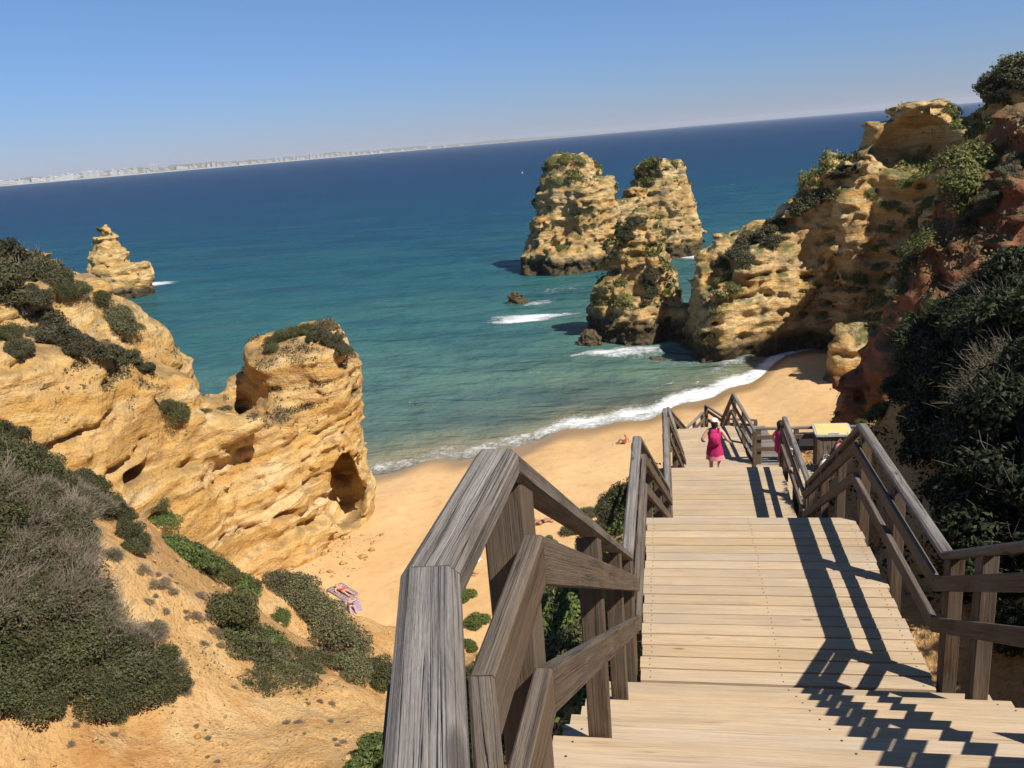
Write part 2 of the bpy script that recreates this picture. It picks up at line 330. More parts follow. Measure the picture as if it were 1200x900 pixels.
# ------------------------------------------------------------------ signed-distance rocks -> surface nets
def smin(a, b, k): h = np.clip(.5+.5*(b-a)/k, 0, 1); return b+(a-b)*h-k*h*(1-h)
def smax(a, b, k): return -smin(-a, -b, k)
def column(P, c, rx, ry, ang, zt, zb=-2., top=.75, bot=1.15, k=1.2, pw=1.5):
    x = P[0]-c[0]; y = P[1]-c[1]; ca, sa = math.cos(ang), math.sin(ang)
    u = (x*ca+y*sa)/rx; v = (-x*sa+y*ca)/ry
    t_ = np.clip((P[2]-zb)/(zt-zb), 0, 1.2); pr = bot+(top-bot)*t_**pw
    d = (np.sqrt(u*u+v*v)-pr)*min(rx, ry)
    return smax(d, P[2]-zt, k)
def surface_nets(d, org, h):
    nx, ny, nz = d.shape; ins = d < 0
    c = np.zeros((nx-1, ny-1, nz-1), np.uint8)
    for i in (0, 1):
        for j in (0, 1):
            for k in (0, 1): c += ins[i:nx-1+i, j:ny-1+j, k:nz-1+k]
    act = (c > 0) & (c < 8); ids = np.argwhere(act); idx = -np.ones(act.shape, np.int32); idx[act] = np.arange(len(ids))
    acc = np.zeros((len(ids), 3)); cnt = np.zeros(len(ids))
    I, J, K = ids.T
    cs = [(i, j, k) for i in (0, 1) for j in (0, 1) for k in (0, 1)]
    for a in cs:
        for ax in range(3):
            if a[ax]: continue
            b = list(a); b[ax] = 1
            da = d[I+a[0], J+a[1], K+a[2]]; db = d[I+b[0], J+b[1], K+b[2]]
            s = (da < 0) != (db < 0); tt = np.where(s, da/np.where(s, da-db, 1), 0)
            p = np.array(a, float)[None, :].repeat(len(ids), 0); p[:, ax] += tt
            acc += p*s[:, None]; cnt += s
    V = (ids+acc/cnt[:, None])*h+np.asarray(org)
    quads = []
    for ax in range(3):
        o1, o2 = [(1, 2), (2, 0), (0, 1)][ax]
        sl0 = [slice(1, -1)]*3; sl0[ax] = slice(0, -1); sl1 = list(sl0); sl1[ax] = slice(1, None)
        a = ins[tuple(sl0)]; b = ins[tuple(sl1)]
        e = np.argwhere(a != b)
        if not len(e): continue
        fl = a[tuple(e.T)]
        base = e.copy()
        for q in range(3):
            if q != ax: base[:, q] += 1
        def g(s1, s2):
            q = base.copy(); q[:, o1] -= s1; q[:, o2] -= s2; return idx[tuple(q.T)]
        Q = np.stack([g(1, 1), g(0, 1), g(0, 0), g(1, 0)], 1)
        Q[~fl] = Q[~fl][:, ::-1]; quads.append(Q)
    return V, np.concatenate(quads)
LAND = []                               # (V, quads) of everything plants and people can stand on
def rock_mesh(name, lo, hi, h, sdf, mat, amp=(1.1, .5, .2), strata=(.45, 1.3), scale=6., seed=0, extra=None, band=2.6, blocks=.2, groove=.5, fract=.55):
    lo = np.array(lo, float); hi = np.array(hi, float)
    ax = [np.arange(lo[i], hi[i]+h, h, dtype=np.float32) for i in range(3)]
    P = np.meshgrid(*ax, indexing='ij')
    d = sdf(P).astype(np.float32)
    m_ = np.abs(d) < band
    x, y, z = (q[m_] for q in P); o = seed*13.7
    zz = z + 1.1*fbm(x/9+o, y/9, z/30, 2)
    lat = .5+.5*np.clip(fbm(x/5+o, y/5+3, z/7, 2)*2, -1, 1)
    dd = amp[0]*fbm(x/scale+o, y/scale, z/scale, 3)
    lat2 = .5+.5*np.clip(fbm(x/2.1+o, y/2.1, z/3, 2)*2.4, -1, 1)
    dd += strata[0]*(.5*layers(zz, strata[1], seed*7)*(.35+.65*lat)+.45*layers(zz+.4, strata[1]*.41, seed*3+9)*(.2+.8*lat2)+.2*layers(zz+.35*lat2, strata[1]*.17, seed+31))
    q = zz/strata[1]*1.7+.3*lat2; qi = np.floor(q).astype(np.int32); fr = q-qi-.5
    on = VAL[PERM[(qi*5+seed) & 255]] > -.25
    dd += groove*np.exp(-(fr/.07)**2)*on*np.clip(fbm(x/2.6+o, y/2.6, z/9+qi*3.1, 2)*3.2+.25, 0, 1)
    wj = .9*fbm(x/3+o, y/3, z/4, 2)
    dd += blocks*(layers(x*.8+y*.6+wj*2, 2.3, seed+3)+layers(x*.6-y*.8+wj*2+.6*layers(zz, strata[1], 5), 1.9, seed+11)+.6*layers(x*.75-y*.66+wj+2*layers(zz, strata[1]*.41, 3), .9, seed+5))
    wx = x+.5*fbm(x/1.1, y/1.1+o, z/.8, 2); wy = y+.5*fbm(x/1.1+9, y/1.1, z/.8+o, 2)
    for cs, ca in ((2.1, 1.), (.85, .45)):
        a1, a2, cv = worley(wx/cs+o, wy/cs, (zz+.25*lat2)/(cs*.55)); e_ = a2-a1
        dd += fract*ca*np.clip(.45+.7*fbm(x/6+o, y/6, z/3+2, 2)*2+.2, .2, 1.2)*(.55*cv*np.clip(e_*5, 0, 1)+.6*np.exp(-(e_/.09)**2)-.25*(.5-a1))*(.35+.65*lat)
    dd += amp[1]*ridge(x/(scale*.32)+o, y/(scale*.32), z/(scale*.25), 3)
    dd += amp[2]*fbm(x/(scale*.09), y/(scale*.09)+o, z/(scale*.07), 3, .6)
    d[m_] += dd
    if extra is not None: d = extra(P, d)
    V, Q = surface_nets(d, lo, h)
    LAND.append((V, Q))
    return np_mesh(name, V, Q, [mat])

# ------------------------------------------------------------------ shoreline and beach
SX = np.array([-60, -40, -30, -23.2, -19, -15.6, -10.4, -2.8, 4, 9.5, 12, 20, 40.]); SY = np.array([30, 44, 53, 57.9, 60, 62.6, 66, 71.0, 76.0, 85, 90.5, 92, 92.])
def shore(X, Y):                        # metres offshore (+) or up the beach (-), a little ragged
    return (Y-np.interp(X, SX, SY)-.8*np.sin(X*.55)-.5*np.sin(X*1.3+1))*.82
gx = np.arange(-40, 26, .3); gy = np.arange(24, 96, .3); GX, GY = np.meshgrid(gx, gy, indexing='ij')
s_ = shore(GX, GY); bz = np.where(s_ < 0, 3.3*(1-np.exp(s_*.036)), -s_*.08)
bz = bz + .10*fbm(GX/3.1, GY/3.1, GX*0, 3)*np.clip(-s_/4, 0, 1) + .05*fbm(GX/.8, GY/.8, GX*0+4, 2)*np.clip(-s_/4, 0, 1)
def grid_quads(nx, ny):
    a = (np.arange(nx-1)[:, None]*ny+np.arange(ny-1)[None, :]).ravel(); return np.stack([a, a+ny, a+ny+1, a+1], 1)
V = np.stack([GX, GY, bz], -1).reshape(-1, 3); Q = grid_quads(len(gx), len(gy)); LAND.append((V, Q))
wet = np.clip(1-(-s_-1.2-.7*np.sin(GX*.4)-.8*fbm(GX/2.5, GY/2.5, GX*0, 2))/2.2, 0, 1)
beach = mesh_obj('beach', np_mesh('beach', V, Q, [M['sand']], attrs={'wet': ('POINT', wet.ravel())})); tag(beach, 'golden sand beach sloping to the water', 'beach', kind='structure')

# ------------------------------------------------------------------ sea
def gauss(X, Y, px, py, sx, sy, a, ang=0.):
    c = atZ(px, py, 0); ca, sa = math.cos(ang), math.sin(ang); dx, dy = X-c[0], Y-c[1]
    u = (dx*ca+dy*sa)/sx; v = (-dx*sa+dy*ca)/sy; return a*np.exp(-(u*u+v*v))
th = np.radians(np.arange(-75, 62, .27)); rr = [40.]
while rr[-1] < 19000: rr.append(rr[-1]*(1.0042 if rr[-1] < 420 else 1.03))
rr = np.array(rr); TH, RR = np.meshgrid(th, rr, indexing='ij'); WX = RR*np.sin(TH); WY = RR*np.cos(TH)
so_ = shore(WX, WY); off = np.maximum(so_, .01)
dep = np.clip(np.log(np.maximum(off, 2)/2)/math.log(500), 0, 1)
ph = so_*(2*PI/13)+2.2*fbm(WX/45, WY/45, WX*0, 2)*2
crest = np.clip(np.sin(ph), -1, 1); crest = np.where(crest > 0, crest**2.2, crest*.3)
ampw = .42*np.exp(-np.abs(so_-28)/45)*np.clip(so_/6, 0, 1)*(.5+.5*np.clip(fbm(WX/30, WY/12, WX*0+9, 2)*3, -1, 1))
amp2 = .5*np.exp(-np.abs(so_-120)/120)*np.clip(so_/40, 0, 1)
wz_ = ampw*crest + amp2*np.sin(so_*(2*PI/31)+5*fbm(WX/90, WY/90, WX*0+3, 2))*.5*(.5+fbm(WX/60, WY/60, WX*0+5, 2)) + .03*fbm(WX/2, WY/1.2, WX*0, 2)*np.clip(so_/5, 0, 1)
wz_ = wz_*np.exp(-RR/1500)
foam = np.exp(-((so_-1.3)/2.4)**2)*(.70+.2*np.clip((WX+6)/10, -1, 1)) + .42*np.exp(-((so_-6.5)/2.)**2)*np.clip((WX+14)/12, 0, 1) + .32*np.exp(-((so_-10)/1.2)**2)*np.clip(.3+fbm(WX/9, WY/9, WX*0, 2)*2, 0, 1)*np.clip((WX+24)/12, .3, 1)
foam *= np.clip(1.1-so_/40, 0, 1)
for px, py, sx, sy, a in [(612, 376, 5.5, 2.0, .72), (640, 369, 7, 1.6, .6), (628, 356, 3, 3., .48), (765, 416, 6, 3.5, .4), (735, 408, 4, 3, .36), (805, 425, 4, 2, .36), (662, 352, 8, 4, .2), (600, 372, 8, 3, .2), (655, 340, 9, 6, .42), (690, 415, 5, 2, .5), (560, 385, 8, 1.5, .35),
                          (172, 333, 9, 5, .8), (160, 343, 8, 3, .6), (815, 300, 5, 7, .75), (800, 296, 4, 4, .7), (440, 355, 3, 1., .45), (1, 1, 1, 1, 0), (700, 398, 3, 2.5, .7), (485, 474, 2, .8, .45), (450, 352, 6, .7, .4)]:
    foam = foam + gauss(WX, WY, px, py, sx, sy, a)
caps = np.clip(fbm(WX/9, WY/3.5, WX*0+7, 3)*2.6-.82, 0, .6)*np.clip((RR-180)/150, 0, 1)*np.exp(-RR/900)
foam = np.clip(foam+caps, 0, 1)
V = np.stack([WX, WY, wz_], -1).reshape(-1, 3)
sea = mesh_obj('sea', np_mesh('sea', V, grid_quads(len(th), len(rr))[:, ::-1], [M['sea']], attrs={'depth': ('POINT', dep.ravel()), 'foam': ('POINT', foam.ravel())}))
tag(sea, 'blue green sea with small breaking waves', 'sea', kind='structure')

# ------------------------------------------------------------------ stairs layout (also needed by the terrain)
ZD = [H-1.61, H-3.99, H-6.54, H-8.75, H-10.45]     # the landings' levels
YD = [(-1.2, 1.45), (5.61, 8.45), (13.05, 16.15), (20.05, 24.7), (27.6, 30.2)]
def deck_z(y):
    k = [-8, 1.45, 5.61, 8.45, 13.05, 16.15, 20.05, 24.7, 27.6, 30.2, 44, 60]; v = [ZD[0]+3, ZD[0], ZD[1], ZD[1], ZD[2], ZD[2], ZD[3], ZD[3], ZD[4], ZD[4], 4.2, 3]
    return np.interp(y, k, v)

# ------------------------------------------------------------------ near hillside: control points -> heightfield
CP = []
for px, py, D in [(450, 890, 12.5), (250, 895, 14), (0, 895, 14.5), (-120, 860, 15), (0, 820, 15.5), (220, 815, 16.2), (120, 835, 15.6), (430, 805, 17), (455, 845, 15), (330, 775, 18.5), (330, 850, 15.6),
                  (165, 600, 22), (120, 560, 22.5), (60, 522, 22.3), (0, 495, 21.5), (-80, 460, 21.5), (0, 640, 18.5), (100, 700, 17.6), (60, 770, 16.4), (150, 760, 17), (230, 690, 19.8), (285, 735, 19), (390, 790, 17.8),
                  (200, 640, 33), (235, 660, 31), (300, 690, 33), (262, 705, 28), (330, 735, 27), (400, 765, 28.5), (425, 728, 36), (355, 690, 35.5), (440, 760, 30), (462, 775, 26), (180, 590, 40), (262, 668, 43), (320, 690, 40), (400, 690, 42), (385, 665, 45), (330, 668, 45), (430, 705, 39.5)]:
    CP.append(atD(px, py, D)-np.array([0, 0, 1.3 if D >= 39.5 else 0]))
for y in (-4, 0, 2.5, 5.6, 8.4, 11, 13.5, 16, 18.5, 21, 24, 27):
    z = float(deck_z(y))
    CP += [(.7, y, z-.95), (2.0, y, z-.9), (-1.3, y, z-1.35)]
    q_ = 1.0 if y < 17 else .62
    if y < 23: CP += [(3.2, y, z-.6), (3.6, y, z+.5*q_-(1-q_)), (4.4, y, z+2.3*q_-(1-q_)), (5.6, y, z+3.5*q_), (7.2, y, z+4.2*q_), (10, y, z+5.8*q_), (16, y, z+9)]
for y, z in ((1, -6.), (5, -5.6), (10, -4.6), (14, -4.3), (19, -5)): CP.append((-4.2, y, float(deck_z(y))+z))
CP += [(-6, 16, 11.5), (-8, 20, 6.5), (-5, 20, 9.2), (-5, 25, 6.8), (-9, 26, 3.5), (-3, 27, 9.5), (-2, 30, 7.5), (-5, 31, 4), (-12, 31, 2.2), (-14, 26, 4.5), (-10, 34, 1.5), (-4, 36, 2.), (1, 31, 9.6), (2, 36, 5), (1, 44, 1.8), (-8, 42, 1.), (8, 46, 1.5), (4.5, 40, 4.5), (6, 35, 8.5),
       (5, 24.5, 13.6), (5.6, 29.5, 13.3), (4, 29, 12.4), (7.5, 26, 15.2), (9, 30, 15.2), (12, 28, 19.5), (16, 26, 27), (8.5, 36, 10), (12, 36, 15), (16, 36, 21), (10, 46, 3), (16, 46, 9),
       (-14, 6, 12.5), (-20, 6, 15), (-26, 12, 19), (-30, 20, 18), (-26, 30, 8), (-30, 30, 11), (-8, 3, 13.2), (-10, -3, 14), (-24, -3, 20), (-20, 44, 1), (-14, 44, .8), (-14, 50, 0)]
CP = np.array(CP, float)
def rbf_fit(P, lam=.02):
    A = np.hypot(P[:, None, 0]-P[None, :, 0], P[:, None, 1]-P[None, :, 1]); n = len(P)
    B = np.c_[np.ones(n), P[:, :2]]; Mx = np.block([[A-lam*np.eye(n)*0+lam*np.eye(n), B], [B.T, np.zeros((3, 3))]])
    return np.linalg.solve(Mx, np.r_[P[:, 2], 0, 0, 0])
WR = rbf_fit(CP)
def rbf(x, y):
    out = WR[-3]+WR[-2]*x+WR[-1]*y
    for p, wt in zip(CP, WR): out = out+wt*np.hypot(x-p[0], y-p[1])
    return out
hx = np.arange(-30, 17.2, .16); hy = np.arange(-4, 49, .16); HX, HY = np.meshgrid(hx, hy, indexing='ij'); HZ = rbf(HX, HY)
calm = np.clip((np.abs(HX-.8)-2.6)/2.5, .12, 1)               # smoother under the stairs
HZ = HZ + calm*(.55*fbm(HX/4.5, HY/4.5, HZ/6, 4)+.22*fbm(HX/1.3, HY/1.3, HX*0+3, 3)+.09*fbm(HX/.5, HY/.5, HZ/.5, 3, .6))
gul = ridge((HX*.8-HY*.6)/1.1+.6*fbm(HX/2, HY/2, HX*0, 2), (HX*.6+HY*.8)/4.5, HX*0, 3)
e1_, e2_, ev_ = worley(HX/.55+.3*fbm(HX/.4, HY/.4, HX*0, 2), HY/.55, HZ/.4)
HZ = HZ + calm*(.02*gul+.05*fbm(HX/.45, HY/.45, HX*0+8, 3, .6)+.025*ev_*np.clip((e2_-e1_)*4, 0, 1))
HZ = HZ + calm*.03*layers(HZ+.5*fbm(HX/5, HY/5, HX*0, 2), .75, 5)
sh_ = .13*calm
DX = HX+sh_*fbm(HX/1.3, HY/1.3, HZ/.7, 3); DY = HY+sh_*fbm(HX/1.3+40, HY/1.3, HZ/.7, 3)
V = np.stack([DX, DY, HZ], -1).reshape(-1, 3); Q = grid_quads(len(hx), len(hy)); LAND.append((V, Q))
hill = mesh_obj('hillside', np_mesh('hillside', V, Q, [M['earth']])); tag(hill, 'eroded orange earth slope dropping from the stairs to the beach', 'hillside', kind='structure')

# ------------------------------------------------------------------ cliffs and sea stacks
def cols_sdf(cols, k=1.6):
    pre = []
    for c in cols:
        px, py, D, rx, ry = c[:5]; o = dict(top=.8, bot=1.1, k=1.2, pw=1.5, zb=-2.); o.update(c[5] if len(c) > 5 else {})
        p = atD(px, py, D); az = math.atan2(p[0], p[1]); pre.append((p, rx, ry, -az, o))
    def f(P):
        d = None
        for p, rx, ry, a, o in pre:
            q = column(P, p, rx, ry, a, p[2], o['zb'], o['top'], o['bot'], o['k'], o['pw']); d = q if d is None else smin(d, q, k)
        return d
    return f
def ell(P, c, r, ang=0.):
    x = P[0]-c[0]; y = P[1]-c[1]; ca, sa = math.cos(ang), math.sin(ang); u = (x*ca+y*sa)/r[0]; v = (-x*sa+y*ca)/r[1]; q = (P[2]-c[2])/r[2]
    return (np.sqrt(u*u+v*v+q*q)-1)*min(r)

# promontory with the cave, seaward of the hillside
hl = cols_sdf([(-160, 300, 50, 8, 8), (-70, 318, 50, 7, 7), (0, 338, 49, 6, 6), (65, 352, 51, 5, 5), (120, 378, 52, 4, 4.5), (170, 425, 53, 3.2, 4), (225, 472, 53, 3.2, 4), (285, 432, 56, 1.3, 2), (345, 395, 53.5, 3.4, 4, dict(top=.95, bot=1.0)), (392, 412, 54.5, 1.7, 3, dict(top=1.05, bot=.7, k=.7)),
               (-120, 410, 42, 6, 6), (-30, 415, 43, 6, 5), (60, 440, 44.5, 5, 4), (140, 456, 46, 4, 3.5), (215, 486, 47.8, 3.6, 3), (285, 484, 49.5, 3.2, 3), (332, 478, 51.2, 2.4, 2.5), (394, 500, 55, 1.6, 2.4, dict(top=1.0, bot=.8))], 1.0)
def hl_extra(P, d):
    c = atD(402, 552, 52.5); az = math.atan2(c[0], c[1])
    e = ell(P, c, (.85, 3.2, 2.4), -az); e2 = ell(P, atD(403, 584, 51.5), (1.5, 3.0, 1.7), -az)
    d = smax(d, -smin(e, e2, .5)-.25*fbm(P[0]/1.2, P[1]/1.2, P[2]/1.2, 3), .25)
    for px, py, D, r in [(225, 545, 43.6, (.7, .8, .3)), (150, 555, 41.6, (.9, 1.2, .4))]:
        c = atD(px, py, D); d = smax(d, -ell(P, c, r, -math.atan2(c[0], c[1])), .2)
    for px, py, D, r in [(258, 505, 45.8, (2.3, .8, .7)), (200, 500, 44.8, (1.6, .7, .6)), (365, 470, 51.2, (2.4, 1.1, .9)), (345, 430, 51, (2., .9, .5))]:     # bulging pale ledges
        c = atD(px, py, D); d = smin(d, ell(P, c, r, -math.atan2(c[0], c[1]))+.25*fbm(P[0]/.8, P[1]/.8, P[2]/.5, 3), .35)
    return d
me = rock_mesh('rock_headland', (-56, 24, -1.2), (-16, 66, 24), .24, hl, M['headland'], (.55, .22, .1), (.5, 1.9), 5., 2, hl_extra, blocks=.1, groove=.55, fract=.3)
headland = tag(mesh_obj('rock_headland', me), 'sunlit yellow rock headland with a small cave, jutting onto the beach', 'headland')

# cliff with an overhanging hood on the far side of the cove
ac = cols_sdf([(832, 302, 96, 2.5, 3), (858, 276, 97, 3, 4), (892, 252, 98, 3, 5), (930, 230, 99, 3.2, 5), (962, 208, 98, 3, 5), (1000, 186, 97, 3, 5), (1045, 140, 97, 2.8, 3.6, dict(top=.95)), (1080, 116, 96, 3.2, 3.8, dict(top=1.0)), (1110, 150, 93, 2.4, 4, dict(top=1.)),
               (1150, 130, 101, 5, 6), (1215, 80, 99, 6, 7), (1290, 60, 98, 8, 8), (1225, 72, 84, 4.5, 6, dict(top=.85)), (838, 340, 91, 2.6, 3), (868, 308, 93, 3.2, 3), (898, 288, 94, 3.2, 3), (925, 268, 96, 3, 3),
               (1002, 385, 79, 2.5, 3, dict(top=.9)), (1022, 350, 82, 2.7, 4, dict(top=.55, bot=1.15, pw=1.)), (1050, 305, 85, 3., 4.5, dict(top=.35, bot=1.25, pw=1.)), (1080, 255, 88, 3.2, 5, dict(top=.4, bot=1.25, pw=1.)), (1108, 225, 90, 2.6, 5, dict(top=.7)), (1160, 240, 84, 5, 6), (1230, 190, 82, 7, 8)], 1.5)
def ac_extra(P, d):
    c = atD(1072, 170, 92.0); az = math.atan2(c[0], c[1])
    return smax(d, -ell(P, c, (4.0, 5.2, 2.9), -az+.2)-.3*fbm(P[0]/1.5, P[1]/1.5, P[2]/1.2, 3), .3)
me = rock_mesh('hooded_cliff', (0, 62, -1.2), (52, 114, 36), .36, ac, M['arch'], (1.0, .6, .35), (.6, 1.7), 7., 5, ac_extra, blocks=.3, groove=.9, fract=.42)
cliff = tag(mesh_obj('hooded_cliff', me), 'layered ochre cliff with a hollow hood at its top across the cove', 'cliff')

# dark red earth bank between the stairs and the cove
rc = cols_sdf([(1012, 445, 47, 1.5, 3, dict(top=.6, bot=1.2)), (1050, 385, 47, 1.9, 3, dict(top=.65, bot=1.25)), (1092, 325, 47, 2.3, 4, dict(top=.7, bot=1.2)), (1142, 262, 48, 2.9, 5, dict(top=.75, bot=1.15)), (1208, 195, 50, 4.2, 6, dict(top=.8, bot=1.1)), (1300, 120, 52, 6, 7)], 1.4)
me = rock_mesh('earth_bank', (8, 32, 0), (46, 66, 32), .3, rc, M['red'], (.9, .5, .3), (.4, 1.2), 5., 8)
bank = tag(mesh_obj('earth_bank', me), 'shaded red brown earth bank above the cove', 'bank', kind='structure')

tw = cols_sdf([(666, 176, 163, 9.6, 7, dict(top=.30, bot=.98, pw=2.3, k=1.8)), (690, 212, 162, 5, 6, dict(top=.85, bot=1.1)), (640, 250, 161, 4.2, 5, dict(top=.6, bot=1.2)), (628, 290, 159, 3.6, 4), (660, 285, 156, 5.5, 4), (700, 285, 158, 5, 4), (722, 234, 165, 4.6, 4.5, dict(top=.95, bot=1.05)), (706, 240, 163, 4, 4, dict(top=.95)), (738, 238, 167, 3.6, 4),
               (772, 190, 170, 8.2, 7, dict(top=.5, bot=.95, pw=2.)), (792, 232, 170, 4.2, 5, dict(top=.7, bot=1.1)), (745, 225, 169, 3, 4)], 1.5)
me = rock_mesh('sea_stack', (-52, 138, -1.5), (16, 194, 27), .42, tw, M['stack'], (1.1, .7, .5), (.75, 2.1), 8., 11, blocks=.4)
tag(mesh_obj('sea_stack', me), 'large twin peaked sea stack, two humps joined by a low saddle', 'sea stack', 'sea stacks')
md = cols_sdf([(746, 244, 104, 9.6, 6, dict(top=.14, bot=.76, pw=1.25)), (728, 290, 104, 3, 3.5, dict(top=.6)), (760, 285, 104, 3, 3.5, dict(top=.6)), (712, 325, 104, 2.8, 3.4, dict(top=.6)), (772, 318, 103, 3.6, 3.5, dict(top=.5, bot=1.2)), (752, 345, 100, 4.2, 3.5, dict(top=.7)), (798, 352, 100, 2.6, 3), (784, 330, 102, 2.6, 3), (704, 352, 106, 2.2, 3)], 1.2)
me = rock_mesh('sea_stack', (-22, 86, -1.2), (12, 118, 20), .3, md, M['stack'], (.9, .65, .4), (.55, 1.6), 6., 14, blocks=.35)
tag(mesh_obj('sea_stack', me), 'pointed shrub covered sea stack beside the cliff, in front of the twin peaked one', 'sea stack', 'sea stacks')
lf = cols_sdf([(121, 262, 190, 1.9, 1.9, dict(top=.5, bot=1.5, pw=.9)), (122, 276, 190, 3.3, 3), (124, 292, 190, 4.6, 4, dict(top=.95, bot=1.05)), (137, 311, 189, 6.5, 5, dict(top=.98, bot=.9, k=.8)), (152, 322, 187, 4.4, 4, dict(top=1., bot=.85, k=.8))], .9)
me = rock_mesh('sea_stack', (-136, 140, -1.5), (-96, 188, 22), .36, lf, M['lone'], (.6, .35, .3), (.45, 2.0), 6., 17, blocks=.3)
tag(mesh_obj('sea_stack', me), 'lone tapering sea stack out in the bay with a broad base', 'sea stack', 'sea stacks')
for px, py, D, rx, ry, lab in [(606, 352, 129, 1.6, 1., 'small brown rock awash among breaking foam left of the stacks'), (690, 398, 99.5, 1.7, 1.2, 'flat brown rock at the foot of the pointed stack'), (486, 476, 79.4, .9, .5, 'tiny dark rock breaking the surface close to the beach'), (770, 424, 90.5, 1.2, .9, 'low dark rock in the foam between the pointed stack and the cliff')]:
    c = atZ(px, py, 0); top = dict(top=.6, bot=1.1, k=.6, zb=-1.)
    p = atD(px, py-9 if D > 85 else py-4, D)
    f = cols_sdf([(px, py-10 if D > 85 else py-3, D, rx, ry, top), (px+8, py-4 if D > 85 else py-1, D, rx*.8, ry, top)], .6)
    me = rock_mesh('sea_rock', (p[0]-4, p[1]-4, -.8), (p[0]+4.5, p[1]+4, 2.5), .16, f, M['searock'], (.4, .3, .15), (.2, .5), 1.6, int(px) % 90, blocks=.1, groove=.1, fract=.2)
    tag(mesh_obj('sea_rock', me), lab, 'rock', 'rocks in the shallows')

# ------------------------------------------------------------------ shrubs
bpy.context.view_layer.update(); DG = bpy.context.evaluated_depsgraph_get()
def ground_at(px, py):
    h = scene.ray_cast(DG, Vector((0, 0, H)), Vector(ray(px, py)))
    if h[0]: return np.array(h[1]), np.array(h[2])
    return None, None
def leaf_cloud(seed, nl, size, lobes=9, flat=.75, asp=.5, up=.4, spread=.62, lobe_r=(.28, .48), droop=0.):
    """leaf-sized faces through the volume of a lumpy dome of unit radius"""
    r = np.random.RandomState(seed); a = r.rand(lobes)*2*PI; q = np.sqrt(r.rand(lobes))*spread; hgt = flat*(1-q**2)*(.35+.5*r.rand(lobes))
    C = np.stack([q*np.cos(a), q*np.sin(a), hgt], 1); LR = r.uniform(*lobe_r, lobes); lt = r.rand(lobes)
    k = r.choice(lobes, nl, p=LR**2/np.sum(LR**2)); d = r.normal(size=(nl, 3)); d[:, 2] = np.abs(d[:, 2])*1.1-.35; d /= np.linalg.norm(d, axis=1)[:, None]
    rad = LR[k]*(.45+.62*r.rand(nl)**.6); P = C[k]+d*rad[:, None]*np.array([1, 1, flat]); P[:, 2] = np.maximum(P[:, 2], .02)
    nrm = d+r.normal(size=(nl, 3))*.7+np.array([0, 0, up]); nrm /= np.linalg.norm(nrm, axis=1)[:, None]
    t_ = np.cross(nrm, r.normal(size=(nl, 3))); t_ /= np.linalg.norm(t_, axis=1)[:, None]; b_ = np.cross(nrm, t_)
    sz = size*(.6+.8*r.rand(nl))[:, None]
    V = np.stack([P-t_*sz, P+b_*sz*asp-nrm*sz*.1, P+t_*sz, P-b_*sz*asp-nrm*sz*.1], 1).reshape(-1, 3)
    tone = np.clip(.25*lt[k]+.75*r.rand(nl)**1.3, 0, 1)
    return V, np.arange(nl*4).reshape(-1, 4), tone, C, LR
def twigs(seed, C, LR, n_, thick, over=1.15, lean=(0, 0, 0), flat=.75, side=2):
    r = np.random.RandomState(seed); V = []; Q = []
    def stem(p, q, t0, t1, segs=3):
        base = len(V); mid = (p+q)/2+r.normal(size=3)*.1*np.linalg.norm(q-p)
        ax = q-p; e1 = np.cross(ax, [.3, .5, .8]); e1 /= np.linalg.norm(e1)+1e-9; e2 = np.cross(ax/np.linalg.norm(ax), e1); pts = []
        for i in range(segs+1):
            t_ = i/segs; c = (1-t_)**2*p+2*t_*(1-t_)*mid+t_*t_*q; w_ = t0+(t1-t0)*t_; pts.append(c)
            for g in range(3): V.append(c+w_*(math.cos(g*2.094)*e1+math.sin(g*2.094)*e2))
        for i in range(segs):
            for g in range(3): Q.append((base+i*3+g, base+i*3+(g+1) % 3, base+i*3+3+(g+1) % 3, base+i*3+3+g))
        return pts
    for i in range(n_):
        k = r.randint(len(C)); d = r.normal(size=3); d[2] = abs(d[2])*.9; d /= np.linalg.norm(d)
        q = C[k]+d*LR[k]*over*np.array([1, 1, flat])*r.uniform(.75, 1.12)+np.array(lean)*r.rand(); p = np.array([*(q[:2]*r.uniform(.05, .5)+r.normal(size=2)*.06), 0.])
        pts = stem(p, q, thick, thick*.35)
        for j in range(side):
            s_ = pts[2]+(pts[3]-pts[2])*r.uniform(-.6, .8); e = s_+(q-p)/np.linalg.norm(q-p)*r.uniform(.08, .22)+r.normal(size=3)*.09+np.array(lean)*.2; stem(s_, e, thick*.5, thick*.22, 2)
    return np.array(V), np.array(Q)
PROTO = {}
def proto(key, seed, nl, size, leaf, twig=None, ntw=0, thick=.012, over=1.15, lean=(0, 0, 0), flat=.75, **kw):
    V, Q, tone, C, LR = leaf_cloud(seed, nl, size, flat=flat, **kw)
    lm = np_mesh(key+'_foliage', V, Q, [M[leaf]], smooth=False, attrs={'tone': ('FACE', tone)}); tm = None
    if ntw: TV, TQ = twigs(seed+1, C, LR, ntw, thick, over, lean, flat); tm = np_mesh(key+'_branches', TV, TQ, [M[twig]])
    PROTO[key] = (lm, tm)
